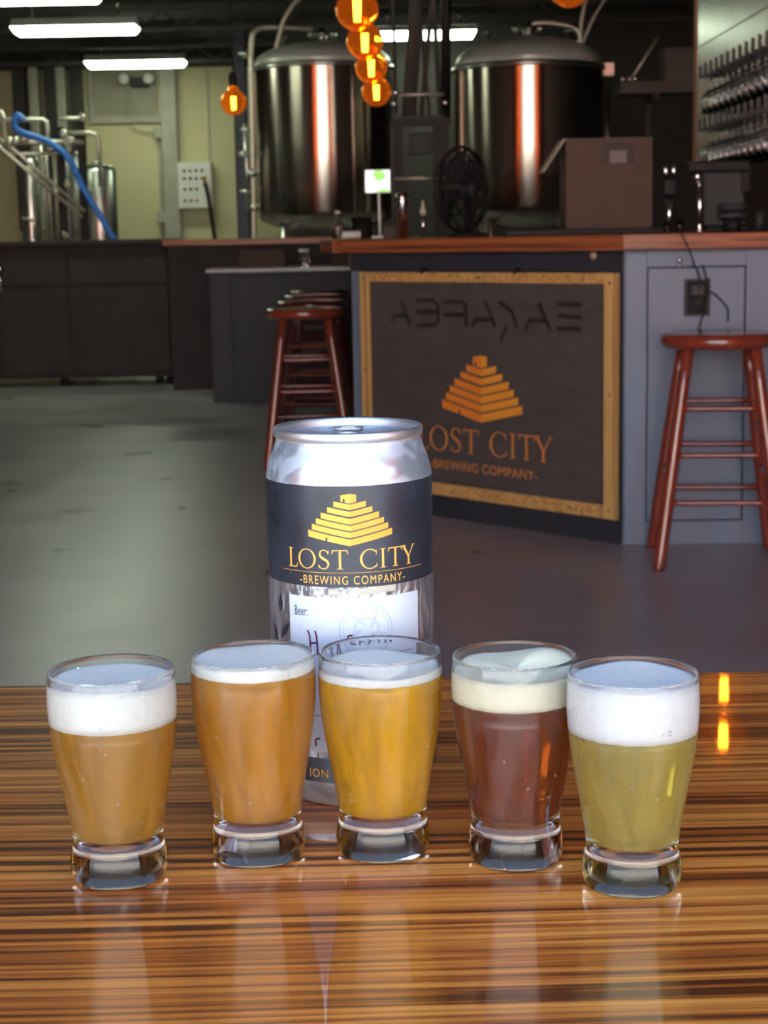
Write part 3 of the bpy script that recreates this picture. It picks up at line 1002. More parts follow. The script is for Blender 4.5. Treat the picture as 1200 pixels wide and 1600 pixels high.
slab_s(0.003, 1.318, 0.084, 0.937, 0, 0.004).build('backing', M['navy'], bp_)

bl = thing('bar_counter', 'dark grey bar base running back behind the row of stools', 'bar', (0.15, 9.3, 0))
MB().prism([(B.x, B.y + 0.005), (0.28, 6.95), (0.38, 7.2), (0.38, 11.95), (-0.10, 11.95)], 0, 1.008).build('body', M['slate_dark'], bl)
wt = thing('bar_worktop', 'red-brown wooden bar top running along the whole bar', 'bar top', (0.9, 6.3, 1.01))
Ao, Bo = pt(-0.03, 0, 0.05), pt(1.40, 0, 0.05)
w_in = [(3.4, 6.45), (1.33, 6.45), (0.62, 7.25), (0.45, 7.5)]
MB().prism([(3.4, 5.53), (3.4, 6.45), (1.33, 6.45), (Ao.x, Ao.y - 0.012)], 1.008, ZT).build('top_board', M['bartop'], wt, bevel=0.004)
MB().prism([(Ao.x, Ao.y - 0.010), (1.33, 6.45), (0.62, 7.25), (Bo.x, Bo.y)], 1.0082, ZT - 0.0005).build('top_board', M['bartop_s'], wt, bevel=0.004)
MB().prism([(Bo.x - 0.03, Bo.y + 0.002), (0.62, 7.25), (0.45, 7.6), (0.45, 11.9), (-0.24, 11.9), (-0.24, 6.92)], 1.0084, ZT - 0.001).build('top_board', M['bartop_y'], wt, bevel=0.004)

# framed logo sign
sg = thing('framed_sign', 'dark sign board with orange stepped pyramid logo in a pine frame', 'sign', pt(0.66, 0.085, 0.03))
slab_s(0.040, 1.290, 0.115, 0.915, 0.010, 0.018).build('sign_board', M['chalk'], sg)
for (s0, s1, z0, z1, m_) in ((0.067, 1.265, 0.896, 0.934, 'pine'), (0.067, 1.265, 0.087, 0.135, 'pine'), (0.011, 0.067, 0.087, 0.934, 'pine_z'), (1.265, 1.314, 0.087, 0.934, 'pine_z')):
    slab_s(s0, s1, z0, z1, 0.010, 0.030).build('frame_board', M[m_], sg, bevel=0.003)
for (s_, z) in ((0.040, 0.90), (0.040, 0.52), (0.040, 0.12), (1.29, 0.905), (1.29, 0.55), (0.80, 0.112), (0.22, 0.112), (0.66, 0.915), (0.19, 0.108)):
    m = MB()
    p, q = pt(s_, z, 0.0298), pt(s_, z, 0.0312)
    m.tube([p, q], 0.005, 10)
    m.build('screw', M['steel'], sg)
V = Vector((0, 0, 1))
P0 = pt(0.66, 0.381, 0)
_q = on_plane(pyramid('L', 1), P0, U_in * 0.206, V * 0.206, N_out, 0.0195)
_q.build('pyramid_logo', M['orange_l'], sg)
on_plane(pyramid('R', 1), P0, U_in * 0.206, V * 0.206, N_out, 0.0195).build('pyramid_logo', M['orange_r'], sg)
P1 = pt(1.003, 0, 0)
for _k in (0, 1):
    _lc, _w = lost_city((_k,))
    on_plane(fit(_lc, _w, 0, 0.693, 0.260, 0.352), P1, U_in, V, N_out, 0.0195).build('lettering', M['copper'], sg)
on_plane(fit(sans('-BREWING COMPANY-', 1.05), 1, 0, 0.555, 0.190, 0.225), pt(0.937, 0, 0), U_in, V, N_out, 0.0195).build('lettering', M['copper'], sg)
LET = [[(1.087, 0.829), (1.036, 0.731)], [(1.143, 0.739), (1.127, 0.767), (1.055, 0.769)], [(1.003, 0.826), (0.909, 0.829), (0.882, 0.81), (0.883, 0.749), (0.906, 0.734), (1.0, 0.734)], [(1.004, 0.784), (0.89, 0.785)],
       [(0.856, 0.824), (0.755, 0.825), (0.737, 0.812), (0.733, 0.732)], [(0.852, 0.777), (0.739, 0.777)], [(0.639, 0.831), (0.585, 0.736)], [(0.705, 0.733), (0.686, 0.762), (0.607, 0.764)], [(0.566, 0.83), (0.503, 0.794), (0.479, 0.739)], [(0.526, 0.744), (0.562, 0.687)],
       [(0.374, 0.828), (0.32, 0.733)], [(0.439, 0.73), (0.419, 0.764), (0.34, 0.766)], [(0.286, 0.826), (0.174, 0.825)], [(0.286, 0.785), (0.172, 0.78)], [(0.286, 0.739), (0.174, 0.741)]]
dk = MB()  # letters reflected in the board, painted on as dark strokes
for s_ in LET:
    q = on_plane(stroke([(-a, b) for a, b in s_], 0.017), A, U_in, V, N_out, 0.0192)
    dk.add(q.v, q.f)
dk.build('painted_reflection', M['stroke_colour'], sg)['label'] = 'reflection of back-to-front letters, painted dark along the top'
for s_ in (0.95, 0.47):
    m = MB()
    p = pt(s_, 0.945, 0.012)
    m.tube([p, pt(s_, 0.945, 0.035), pt(s_, 0.930, 0.040)], 0.006, 8)
    m.build('hanger', M['black'], sg)
m = MB()
m.lathe([(0.0001, -0.004), (0.013, -0.004), (0.013, 0.004), (0.0001, 0.004)], 20, (0, 0, 0), axis='Y')
kn = m.build('round_plug', mat('beige plastic', (0.45, 0.28, 0.2), 0.5), None)
kn.location = pt(0.125, 1.0, 0.016) - Vector((0, 0, 0.008))
kn.rotation_euler = (0, 0, math.atan2(U_in.y, U_in.x))
tag(kn, 'small round beige disc on the dark rail above the sign', 'disc')

# ------------------------------------------------------------------ far bar run and cabinets
bf = thing('bar_counter', 'dark far bar run with brown top behind the low grey counter', 'bar', (-0.8, 12.2, 0))
MB().box(-1.50, -0.12, 12.0, 12.6, 0, 1.03).build('body', M['cab'], bf)
MB().box(-1.53, -0.26, 11.93, 12.65, 1.03, 1.075).build('top_board', M['bartop'], bf, bevel=0.004)
lc = thing('low_counter', 'low grey counter with shiny edge beneath the far bar top', 'counter', (-0.65, 11.4, 0))
MB().box(-1.12, -0.16, 11.05, 11.92, 0, 0.850).build('body', M['slate_dark'], lc)
MB().box(-1.10, -0.98, 11.03, 11.05, 0.0, 0.845).build('end_panel', M['slate_dark'], lc, bevel=0.004)
MB().box(-0.955, -0.18, 11.035, 11.05, 0.06, 0.83).build('front_panel', M['slate_dark'], lc, bevel=0.004)
MB().box(-1.14, -0.14, 11.0, 11.93, 0.852, 0.884).build('counter_top', mat('dull counter steel', (0.07, 0.065, 0.065), 0.3, 0.9), lc, bevel=0.004)
def boxthing(name, label, cat, x0, x1, y0, y1, z0, z1, m, bevel=0.004):
    return tag(MB().box(x0, x1, y0, y1, z0, z1).build(name, m, origin=((x0 + x1) / 2, (y0 + y1) / 2, z0), bevel=bevel), label, cat)
ct = thing('cardboard_tray', 'open brown cardboard tray on the low grey counter', 'tray', (-0.78, 11.2, 0.884))
for (a, b, c, d, e_, f_) in ((-0.93, -0.62, 11.10, 11.32, 0.884, 0.89), (-0.93, -0.62, 11.10, 11.106, 0.89, 0.965), (-0.93, -0.62, 11.314, 11.32, 0.89, 1.0), (-0.93, -0.924, 11.106, 11.314, 0.89, 0.975), (-0.626, -0.62, 11.106, 11.314, 0.89, 1.0)):
    MB().box(a, b, c, d, e_, f_).build('card_side', M['card'], ct)
jr = thing('glass_jar', 'clear lidded jar on the low grey counter', 'jar', (-0.5, 11.2, 0.884))
MB().lathe([(0.0001, 0.0), (0.038, 0.0), (0.040, 0.01), (0.040, 0.085), (0.034, 0.095), (0.0001, 0.095)], 24, (-0.5, 11.2, 0.884)).build('jar_body', M['glass_clean'], jr)
MB().lathe([(0.0001, 0.095), (0.036, 0.095), (0.036, 0.115), (0.0001, 0.115)], 24, (-0.5, 11.2, 0.884)).build('lid', M['white'], jr)
sb = thing('small_carton', 'small beige carton lying at the end of the low counter', 'carton', (-0.24, 11.2, 0.884))
MB().box(-0.31, -0.20, 11.14, 11.26, 0.884, 0.955).build('carton_body', M['card'], sb, bevel=0.003)
MB().box(-0.20, -0.165, 11.139, 11.261, 0.884, 0.958).build('carton_end', M['card_light'], sb, bevel=0.002)

cb = thing('back_cabinet', 'long black cabinet on short feet along the left of the room', 'cabinet', (-2.4, 12.8, 0))
MB().box(-3.30, -1.56, 12.55, 13.12, 0.06, 1.05).build('body', M['cab'], cb)
MB().box(-3.33, -1.53, 12.48, 13.15, 1.05, 1.085).build('cabinet_top', M['cab'], cb, bevel=0.004)
for k, (x0, x1) in enumerate(((-3.28, -2.86), (-2.84, -2.33), (-2.31, -1.58))):
    d = MB().box(x0, x1, 12.53, 12.55, 0.10, 0.74).build('door', M['cab'], cb, bevel=0.004)
    MB().box(x0, x1, 12.53, 12.55, 0.76, 1.03).build('drawer', M['cab'], cb, bevel=0.004)
    if k == 1:
        hm_ = MB()
        hm_.tube([(-2.82, 12.53, 0.90), (-2.82, 12.49, 0.89), (-2.82, 12.49, 0.72), (-2.82, 12.53, 0.71)], 0.012, 8)
        hm_.build('handle', M['chrome'], d)
for x in (-3.2, -2.4, -1.68, -1.60):
    MB().lathe([(0.0001, 0), (0.03, 0), (0.035, 0.02), (0.03, 0.06), (0.0001, 0.06)], 14, (x, 12.62, 0)).build('foot', M['black'], cb)

# ------------------------------------------------------------------ stools
def make_stool(m, loc, rz, label, group):
    s = thing('bar_stool', label, 'bar stool', loc, group)
    s.rotation_euler = (0, 0, rz)
    H = 0.745
    def put(mb, name):
        o = mb.build(name, m, None)
        o.parent = s
    put(MB().lathe([(0.0001, H - 0.048), (0.165, H - 0.048), (0.179, H - 0.044), (0.187, H - 0.032), (0.188, H - 0.018), (0.182, H - 0.005), (0.170, H), (0.14, H - 0.003), (0.0001, H - 0.007)], 48), 'seat')
    def leg(sx, sy, z):
        f = 1 - z / (H - 0.04)
        return Vector((sx * (0.105 + 0.092 * f), sy * (0.105 + 0.092 * f), z))
    for sx in (-1, 1):
        for sy in (-1, 1):
            P = [leg(sx, sy, z) for z in (0.0, 0.012, 0.05, 0.2, 0.4, 0.6, H - 0.04)]
            mb = MB()
            n = 14
            rad = [0.0175, 0.019, 0.020, 0.0215, 0.0215, 0.020, 0.019]
            vs, fs = [], []
            for p, r_ in zip(P, rad):
                for i in range(n):
                    a = 2 * math.pi * i / n
                    vs.append((p.x + r_ * math.cos(a), p.y + r_ * math.sin(a), p.z))
            for j in range(len(P) - 1):
                for i in range(n):
                    fs.append((j * n + i, j * n + (i + 1) % n, (j + 1) * n + (i + 1) % n, (j + 1) * n + i))
            mb.add(vs, fs, True)
            mb.add(vs[:n], [tuple(reversed(range(n)))])
            mb.add(vs[-n:], [tuple(range(n))])
            put(mb, 'leg')
    def rung(a, b):
        mb = MB()
        mb.tube([a, a.lerp(b, .15), a.lerp(b, .5), a.lerp(b, .85), b], 0.0095, 10)
        put(mb, 'rung')
    for z in (0.510, 0.363, 0.213):
        for sy in (-1, 1):
            rung(leg(-1, sy, z), leg(1, sy, z))
    for z in (0.435, 0.290):
        for sx in (-1, 1):
            rung(leg(sx, -1, z), leg(sx, 1, z))
    return s

make_stool(M['stoolred'], (1.092, 5.395, 0), R(-6), 'red mahogany bar stool standing alone before the slate blue bar', 'mahogany bar stools')
for k, (y, x, rz, l) in enumerate(((7.9, -0.355, 4, 'nearest mahogany stool of the row beside the far bar leg'), (8.85, -0.36, -8, 'second mahogany stool of the row, behind the nearest one'),
                                   (9.75, -0.375, 12, 'third mahogany stool of the row beside the far bar leg'), (10.6, -0.39, 3, 'last and farthest mahogany stool of the row'))):
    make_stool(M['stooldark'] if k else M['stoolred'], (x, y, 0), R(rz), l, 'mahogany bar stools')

# ------------------------------------------------------------------ tanks
def tank(cx, cy, r, z0, z1, zd, label, pipe_side):
    t = thing('brewing_tank', label, 'tank', (cx, cy, 0), 'big steel brewing tanks')
    c = (cx, cy, 0)
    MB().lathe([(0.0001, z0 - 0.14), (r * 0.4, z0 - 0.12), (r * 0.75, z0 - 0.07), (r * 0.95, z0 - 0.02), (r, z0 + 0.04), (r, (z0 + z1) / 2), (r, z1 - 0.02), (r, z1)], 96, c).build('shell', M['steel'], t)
    MB().lathe([(r - 0.01, z1 - 0.035), (r + 0.012, z1 - 0.035), (r + 0.016, z1 - 0.02), (r + 0.012, z1 - 0.002), (r - 0.01, z1 - 0.002)], 96, c).build('rim_band', M['steel_dome'], t)
    dr_ = zd - z1
    dome = [(r * 0.965, z1 - 0.005), (r * 0.965, z1 + 0.035)] + [(max(0.0001, r * 0.96 * math.cos(R(a))), z1 + 0.035 + (dr_ - 0.035) * math.sin(R(a))) for a in (6, 15, 25, 36, 48, 60, 72, 82, 90)]
    MB().lathe(dome, 96, c).build('domed_lid', M['dome'], t)
    for k in range(4):
        a = R(45 + 90 * k)
        x, y = cx + r * 0.8 * math.cos(a), cy + r * 0.8 * math.sin(a)
        MB().tube([(x, y, 0), (x, y, z0 + 0.02)], 0.04, 12).build('leg', M['steel_dome'], t)
    v = MB()
    v.lathe([(0.0001, zd - 0.03), (0.06, zd - 0.03), (0.06, zd + 0.01), (0.035, zd + 0.01), (0.035, zd + 0.05), (0.06, zd + 0.05), (0.06, zd + 0.07), (0.03, zd + 0.07), (0.03, zd + 0.12), (0.0001, zd + 0.12)], 20, c)
    v.tube([(cx - 0.09, cy - 0.02, zd + 0.06), (cx + 0.09, cy - 0.02, zd + 0.06)], 0.018, 8)
    v.ball((cx - 0.09, cy - 0.02, zd + 0.06), 0.03, 8)
    v.ball((cx + 0.09, cy - 0.02, zd + 0.06), 0.03, 8)
    v.build('valve', M['steel_dome'], t)
    for (dx, w_) in ((-0.32, 0.022), (0.30, 0.025)):
        f = MB()
        zf = z1 + 0.035 + (dr_ - 0.035) * math.sqrt(1 - (abs(dx) / r / 0.96) ** 2)
        f.lathe([(0.0001, zf - 0.02), (w_, zf - 0.02), (w_, zf + 0.05), (w_ * 1.6, zf + 0.05), (w_ * 1.6, zf + 0.07), (0.0001, zf + 0.07)], 14, (cx + dx, cy - 0.1, 0))
        f.build('lid_fitting', M['steel_dome'], t)
    return t

t1 = tank(-0.43, 14.0, 0.575, 1.24, 2.44, 2.64, 'big polished steel tank left, with tall side pipe', -1)
m = MB().tube(smooth_path([(-1.03, 13.9, 0.9), (-1.02, 13.9, 1.6), (-1.01, 13.9, 2.4), (-1.0, 13.9, 2.64), (-0.975, 13.9, 2.72), (-0.90, 13.92, 2.755), (-0.7, 13.95, 2.755), (-0.50, 14.0, 2.745)], 5), 0.022, 10)
m.build('side_pipe', M['pipe'], t1)
m = MB().tube(smooth_path([(-0.80, 13.75, 2.50), (-0.78, 13.75, 2.62), (-0.72, 13.75, 2.80), (-0.60, 13.75, 2.95), (-0.45, 13.75, 3.04)], 5), 0.020, 10)
m.build('vent_hose', M['pipe'], t1)
for (x, z, r_) in ((-1.06, 1.95, 0.03), (-1.09, 1.75, 0.035), (-1.03, 1.6, 0.04), (-1.08, 1.45, 0.03), (-1.02, 1.32, 0.035), (-1.06, 2.55, 0.04)):
    vc = MB()
    vc.ball((x, 13.9, z), r_, 8)
    vc.tube([(x - 0.05, 13.9, z), (x + 0.06, 13.9, z + 0.02)], 0.012, 8)
    vc.build('valve', M['steel_dome'], t1)
MB().tube([(-1.07, 13.9, 1.3), (-1.07, 13.9, 2.0)], 0.018, 8).build('manifold', M['steel_dome'], t1)
t2 = tank(1.16, 13.0, 0.57, 1.24, 2.315, 2.535, 'big polished steel tank right, behind the cardboard box', 1)
m = MB().tube(smooth_path([(1.16, 13.0, 2.63), (1.3, 13.0, 2.64), (1.5, 13.0, 2.60), (1.56, 13.0, 2.52)], 5), 0.02, 10)
m.build('side_pipe', M['pipe'], t2)
m = MB().tube(smooth_path([(1.55, 13.0, 2.45), (1.56, 13.0, 2.62), (1.60, 13.0, 2.82), (1.66, 13.0, 3.04)], 5), 0.018, 10)
m.build('vent_hose', M['pipe'], t2)
m = MB().tube(smooth_path([(1.57, 13.0, 2.48), (1.66, 13.0, 2.68), (1.78, 13.0, 2.85), (1.95, 13.0, 3.04)], 5), 0.014, 10)
m.build('vent_hose', M['pipe'], t2)
m = MB().box(1.70, 1.80, 12.93, 13.07, 2.24, 2.33)
m.tube([(1.76, 13.0, 1.2), (1.76, 13.0, 2.24)], 0.022, 10)
m.build('sight_tube', M['steel_dome'], t2)

# lattice frame between the tanks
fr = thing('metal_frame', 'tall dark metal frame with crossed rods between the two tanks', 'frame', (0.25, 9.6, ZT))
fy = 9.6
def rod(p, q, r_, name='rod', mm='beam'):
    MB().tube([p, q], r_, 8).build(name, M[mm], fr)
for (x0, z0, x1, z1, r_, mm) in ((0.11, 1.75, 0.10, 3.05, 0.010, 'beam'), (0.17, 1.72, 0.29, 3.05, 0.03, 'beam'), (0.30, 3.05, 0.20, 1.72, 0.022, 'beam'), (0.25, 1.72, 0.40, 3.05, 0.014, 'beam'),
                                 (0.41, 3.05, 0.39, 1.72, 0.028, 'black'), (0.36, 1.72, 0.30, 3.05, 0.014, 'beam'), (0.30, 1.72, 0.19, 3.05, 0.010, 'beam')):
    rod((x0, fy, z0), (x1, fy, z1), r_, 'rod', mm)
MB().box(0.08, 0.42, fy - 0.03, fy + 0.03, 1.68, 1.72).build('cross_bar', M['black'], fr)
MB().box(0.09, 0.38, fy - 0.04, fy - 0.03, 1.722, 1.735).build('bright_edge', M['beam'], fr)
for (x, w_, mm) in ((0.12, 0.028, 'black'), (0.36, 0.045, 'black'), (0.085, 0.008, 'beam'), (0.175, 0.008, 'beam')):
    MB().box(x - w_, x + w_, fy - 0.03, fy + 0.03, ZT, 1.68).build('upright', M[mm], fr)
MB().box(0.19, 0.31, fy - 0.02, fy + 0.02, 1.52, 1.64).build('control_box', M['grey_plastic'], fr, bevel=0.006)
for z in (1.39, 1.85):
    MB().tube([(0.09, fy - 0.03, z), (0.38, fy - 0.03, z)], 0.009, 8).build('cross_rod', M['pipe'], fr)
for (x, z) in ((0.11, 1.86), (0.385, 1.80), (0.10, 1.80)):
    MB().ball((x, fy - 0.06, z), 0.02, 8).build('clamp', M['chrome'], fr)

# ------------------------------------------------------------------ brewing kit on the left
for (x, y, r_, z1, l) in ((-2.93, 14.3, 0.085, 1.80, 'slim steel vessel at the left edge of the brewing kit'), (-2.63, 14.2, 0.16, 1.83, 'middle steel vessel of the brewing kit behind the diagonal pipes'), (-2.37, 14.4, 0.15, 1.72, 'right steel vessel of the brewing kit, behind the black posts')):
    v = thing('brew_vessel', l, 'vessel', (x, y, 0), 'steel vessels of the brewing kit')
    MB().lathe([(0.0001, 0.35), (r_ * .5, 0.4), (r_, 0.6), (r_, 1.2), (r_, z1 - 0.06), (r_ * 0.8, z1 - 0.015), (0.0001, z1)], 32, (x, y, 0)).build('shell', M['steel_dome'], v)
    for k in range(3):
        a = R(30 + 120 * k)
        MB().tube([(x + r_ * .8 * math.cos(a), y + r_ * .8 * math.sin(a), 0), (x + r_ * .8 * math.cos(a), y + r_ * .8 * math.sin(a), 0.62)], 0.015, 8).build('leg', M['steel_dome'], v)
    MB().lathe([(0.0001, z1 - 0.01), (0.04, z1 - 0.01), (0.04, z1 + 0.03), (0.0001, z1 + 0.03)], 14, (x, y, 0)).build('cap', M['pipe'], v)
pr = thing('pipe_rack', 'pale pipework rack with valves and black posts on the left', 'pipework', (-2.6, 13.4, 0))
for (x, z1) in ((-2.50, 1.97), (-2.335, 2.02)):
    MB().box(x - 0.03, x + 0.03, 13.42, 13.48, 0, z1).build('post', M['black'], pr, bevel=0.004)
for pts, r_ in (([(-3.3, 13.4, 2.03), (-2.62, 13.4, 2.025), (-2.59, 13.4, 2.01), (-2.585, 13.4, 1.96), (-2.585, 13.4, 1.86)], 0.018), ([(-3.3, 13.4, 1.862), (-2.31, 13.4, 1.845)], 0.022), ([(-3.3, 13.4, 1.775), (-2.42, 13.4, 1.76)], 0.016),
                 ([(-3.2, 13.36, 2.03), (-2.95, 13.36, 1.81), (-2.34, 13.36, 1.265)], 0.017), ([(-3.1, 13.38, 1.97), (-2.90, 13.38, 1.84), (-2.32, 13.38, 1.31)], 0.015),
                 ([(-2.42, 13.4, 1.92), (-2.25, 13.4, 1.915), (-2.20, 13.4, 1.90), (-2.19, 13.4, 1.86), (-2.19, 13.4, 1.5)], 0.018), ([(-2.66, 13.45, 1.86), (-2.63, 13.45, 1.1)], 0.014), ([(-2.62, 13.45, 1.78), (-2.60, 13.45, 1.1)], 0.012),
                 ([(-2.49, 13.4, 2.03), (-2.30, 13.4, 2.03)], 0.014), ([(-2.545, 13.4, 1.76), (-2.54, 13.4, 1.1)], 0.013), ([(-2.93, 13.4, 1.86), (-2.92, 13.4, 2.03), (-2.94, 13.4, 2.09), (-3.0, 13.4, 2.10)], 0.016),
                 ([(-2.80, 13.3, 1.26), (-2.74, 13.3, 1.26), (-2.71, 13.3, 1.23), (-2.71, 13.3, 1.10)], 0.016)):
    MB().tube(pts, r_, 10).build('pipe', M['pipe'], pr)
for (x, z, r_) in ((-2.88, 1.86, 0.04), (-2.83, 1.862, 0.04), (-2.77, 1.88, 0.045), (-2.60, 1.85, 0.03), (-2.56, 1.80, 0.03), (-2.45, 1.91, 0.035), (-2.40, 1.85, 0.04), (-2.42, 1.80, 0.03), (-2.30, 2.03, 0.03), (-2.54, 1.47, 0.03), (-2.44, 1.52, 0.03), (-2.48, 1.12, 0.03)):
    m = MB().ball((x, 13.36, z), r_, 8)
    m.tube([(x, 13.36, z), (x, 13.30, z + 0.03)], 0.010, 6)
    m.build('valve', M['pipe'], pr)
hs = [(-2.754, 13.3, 2.016), (-2.791, 13.3, 2.056), (-2.819, 13.3, 2.008), (-2.803, 13.3, 1.944), (-2.715, 13.3, 1.903), (-2.582, 13.3, 1.857), (-2.471, 13.3, 1.781), (-2.391, 13.3, 1.682), (-2.333, 13.3, 1.533), (-2.264, 13.3, 1.399), (-2.18, 13.3, 1.259), (-2.088, 13.3, 1.078), (-2.03, 13.3, 0.9), (-2.0, 13.3, 0.5), (-2.0, 13.32, 0.03)]
tag(MB().tube(smooth_path(hs, 5), 0.026, 10).build('blue_hose', M['blue'], origin=(-2.0, 13.32, 0)), 'bright blue hose draped over the pipework rack', 'hose')

# ------------------------------------------------------------------ back wall fittings
ep = thing('control_panel', 'pale control cabinet with rows of switches on the back wall', 'control panel', (-1.92, YB - 0.1, 1.40))
MB().box(-2.10, -1.745, YB - 0.16, YB, 1.40, 1.875).build('cabinet_box', M['panel_white'], ep, bevel=0.01)
for i in range(4):
    for j, z in enumerate((1.79, 1.71, 1.60, 1.48)):
        if i == 3 and j > 1:
            continue
        x = -2.03 + i * 0.062
        mm = M['red'] if (i == 2 and j == 3) else M['grey_plastic']
        MB().lathe([(0.0001, -0.02), (0.014, -0.02), (0.014, 0.0), (0.0001, 0.0)], 10, (x, YB - 0.16, z), axis='Y').build('switch', mm, ep)
MB().box(-1.835, -1.80, YB - 0.19, YB - 0.16, 1.62, 1.73).build('cable_plug', mat('orange plug', (0.35, 0.17, 0.03), 0.5), ep)
tag(MB().tube(smooth_path([(-1.81, YB - 0.2, 1.66), (-1.78, YB - 0.22, 1.5), (-1.75, YB - 0.22, 1.25), (-1.72, YB - 0.2, 1.0), (-1.70, YB - 0.15, 0.6)], 5), 0.02, 8).build('power_cable', M['rubber'], origin=(-1.7, YB - 0.15, 0.6)),
    'thick black cable hanging from the control cabinet', 'cable')
cd = thing('conduit', 'thin grey conduit with small junction boxes on the back wall', 'conduit', (-2.31, YB - 0.03, 0.5))
MB().tube([(-2.30, YB - 0.05, 0.5), (-2.29, YB - 0.05, 2.2)], 0.02, 8).build('tube', M['post'], cd)
for z in (1.32, 2.19):
    MB().box(-2.345, -2.255, YB - 0.12, YB - 0.02, z - 0.06, z + 0.05).build('junction_box', M['post'], cd, bevel=0.008)
MB().tube(smooth_path([(-2.33, YB - 0.06, 2.2), (-2.5, YB - 0.06, 2.22), (-2.6, YB - 0.08, 2.35), (-2.6, YB - 0.1, 2.7)], 5), 0.008, 6).build('wire', M['post'], cd)
el = thing('emergency_light', 'twin-headed emergency lamp high on the back wall', 'lamp', (-2.47, YB - 0.1, 2.66))
MB().box(-2.56, -2.38, YB - 0.12, YB - 0.03, 2.66, 2.76).build('lamp_box', M['grey_plastic'], el, bevel=0.01)
for x in (-2.62, -2.36):
    h_ = MB().lathe([(0.0001, -0.06), (0.05, -0.06), (0.06, -0.02), (0.04, 0.03), (0.0001, 0.03)], 16, (x, YB - 0.16, 2.74), axis='Y').build('lamp_head', M['panel_white'], el)

# fluorescent fittings: hood, two tubes, hangers; their light is their own
def fluoro(x0, x1, y, z, label):
    f = thing('fluorescent_light', label, 'ceiling light', ((x0 + x1) / 2, y, z), 'fluorescent ceiling lights')
    h_ = MB()
    h_.add([(x0, y - 0.16, z - 0.02), (x1, y - 0.16, z - 0.02), (x1, y - 0.07, z + 0.05), (x0, y - 0.07, z + 0.05), (x0, y + 0.16, z - 0.02), (x1, y + 0.16, z - 0.02), (x1, y + 0.07, z + 0.05), (x0, y + 0.07, z + 0.05)],
           [(0, 1, 2, 3), (3, 2, 6, 7), (7, 6, 5, 4), (0, 3, 7, 4), (1, 5, 6, 2)])
    h_.build('hood', M['white'], f, recalc=True)
    w = MB()
    for (a, yy, zz) in ((0.0, 0.14, -0.02), (0.012, 0.14, -0.04), (0.03, 0.10, -0.07)):
        w.add([(x0 + a, y - yy, z + zz), (x1 - a, y - yy, z + zz), (x1 - a, y + yy, z + zz), (x0 + a, y + yy, z + zz)], [])
    w.f = [(3, 2, 1, 0), (8, 9, 10, 11)] + [(r_ * 4 + i, r_ * 4 + (i + 1) % 4, r_ * 4 + 4 + (i + 1) % 4, r_ * 4 + 4 + i) for r_ in (0, 1) for i in range(4)]
    w.sm = [False] * len(w.f)
    w.build('lens', M['tube'], f)
    for x in (x0 + 0.15, x1 - 0.15):
        MB().tube([(x, y, z + 0.04), (x, y, ZC)], 0.008, 6).build('hanger', M['chrome'], f)

fluoro(-2.83, -1.86, 13.5, 2.75, 'fluorescent light fitting hanging above the brewing kit, second from the front')
fluoro(-2.83, -1.86, 16.8, 2.82, 'farthest fluorescent light fitting, in front of the cream wall')
fluoro(-0.04, 0.88, 15.0, 2.835, 'fluorescent light fitting seen behind the metal frame between the tanks')
fluoro(-2.83, -1.86, 11.7, 2.745, 'fluorescent light fitting cut by the top left edge of the picture')

# pendant bulbs
def pendant(x, y, z, label, rz=0):
    p = thing('pendant_bulb', label, 'pendant lamp', (x, y, z), 'amber globe pendant bulbs')
    r_ = 0.062
    g = [(0.0001, -r_)] + [(r_ * math.cos(R(a)), r_ * math.sin(R(a))) for a in range(-75, 61, 15)] + [(0.022, 0.072), (0.018, 0.082)]
    g2 = [(max(0.0001, a - 0.0016), b * 0.975) for a, b in reversed(g)]
    MB().lathe(g + g2, 32, (x, y, z)).build('globe', M['amber'], p)
    fl = MB()
    n = 10
    for k in range(n):
        a = 2 * math.pi * k / n
        fl.tube([(x + 0.008 * math.cos(a), y + 0.008 * math.sin(a), z - 0.034), (x + 0.010 * math.cos(a), y + 0.010 * math.sin(a), z + 0.026)], 0.0012, 5)
    fl.build('filament', M['filament'], p)
    MB().tube([(x, y, z - 0.03), (x, y, z + 0.078)], 0.0025, 6).build('stem', M['glass_clean'], p)
    MB().lathe([(0.0001, 0.076), (0.019, 0.076), (0.021, 0.09), (0.021, 0.125), (0.012, 0.14), (0.0001, 0.14)], 20, (x, y, z)).build('socket', M['black'], p)
    MB().tube([(x, y, z + 0.14), (x, y, ZF)], 0.003, 6).build('cord', M['rubber'], p)

for (x, y, z, l) in ((-0.05, 5.0, 1.7206, 'nearest and largest amber bulb of the central row'), (-0.034, 5.8, 1.72, 'second amber bulb of the central row from the front'),
                     (-0.016, 6.5, 1.704, 'third amber bulb of the central row from the front'), (0.002, 7.2, 1.6725, 'lowest and farthest amber bulb of the central row'),
                     (-0.684, 8.2, 1.718, 'single amber bulb hanging left of the tanks'), (0.535, 4.72, 1.74, 'amber bulb just above the top edge, over the right tank'),
                     (0.948, 4.54, 1.74, 'amber bulb over the right bar, above the picture'), (0.856, 4.1, 1.74, 'amber bulb nearest the table on the right, above the picture')):
    pendant(x, y, z, l)

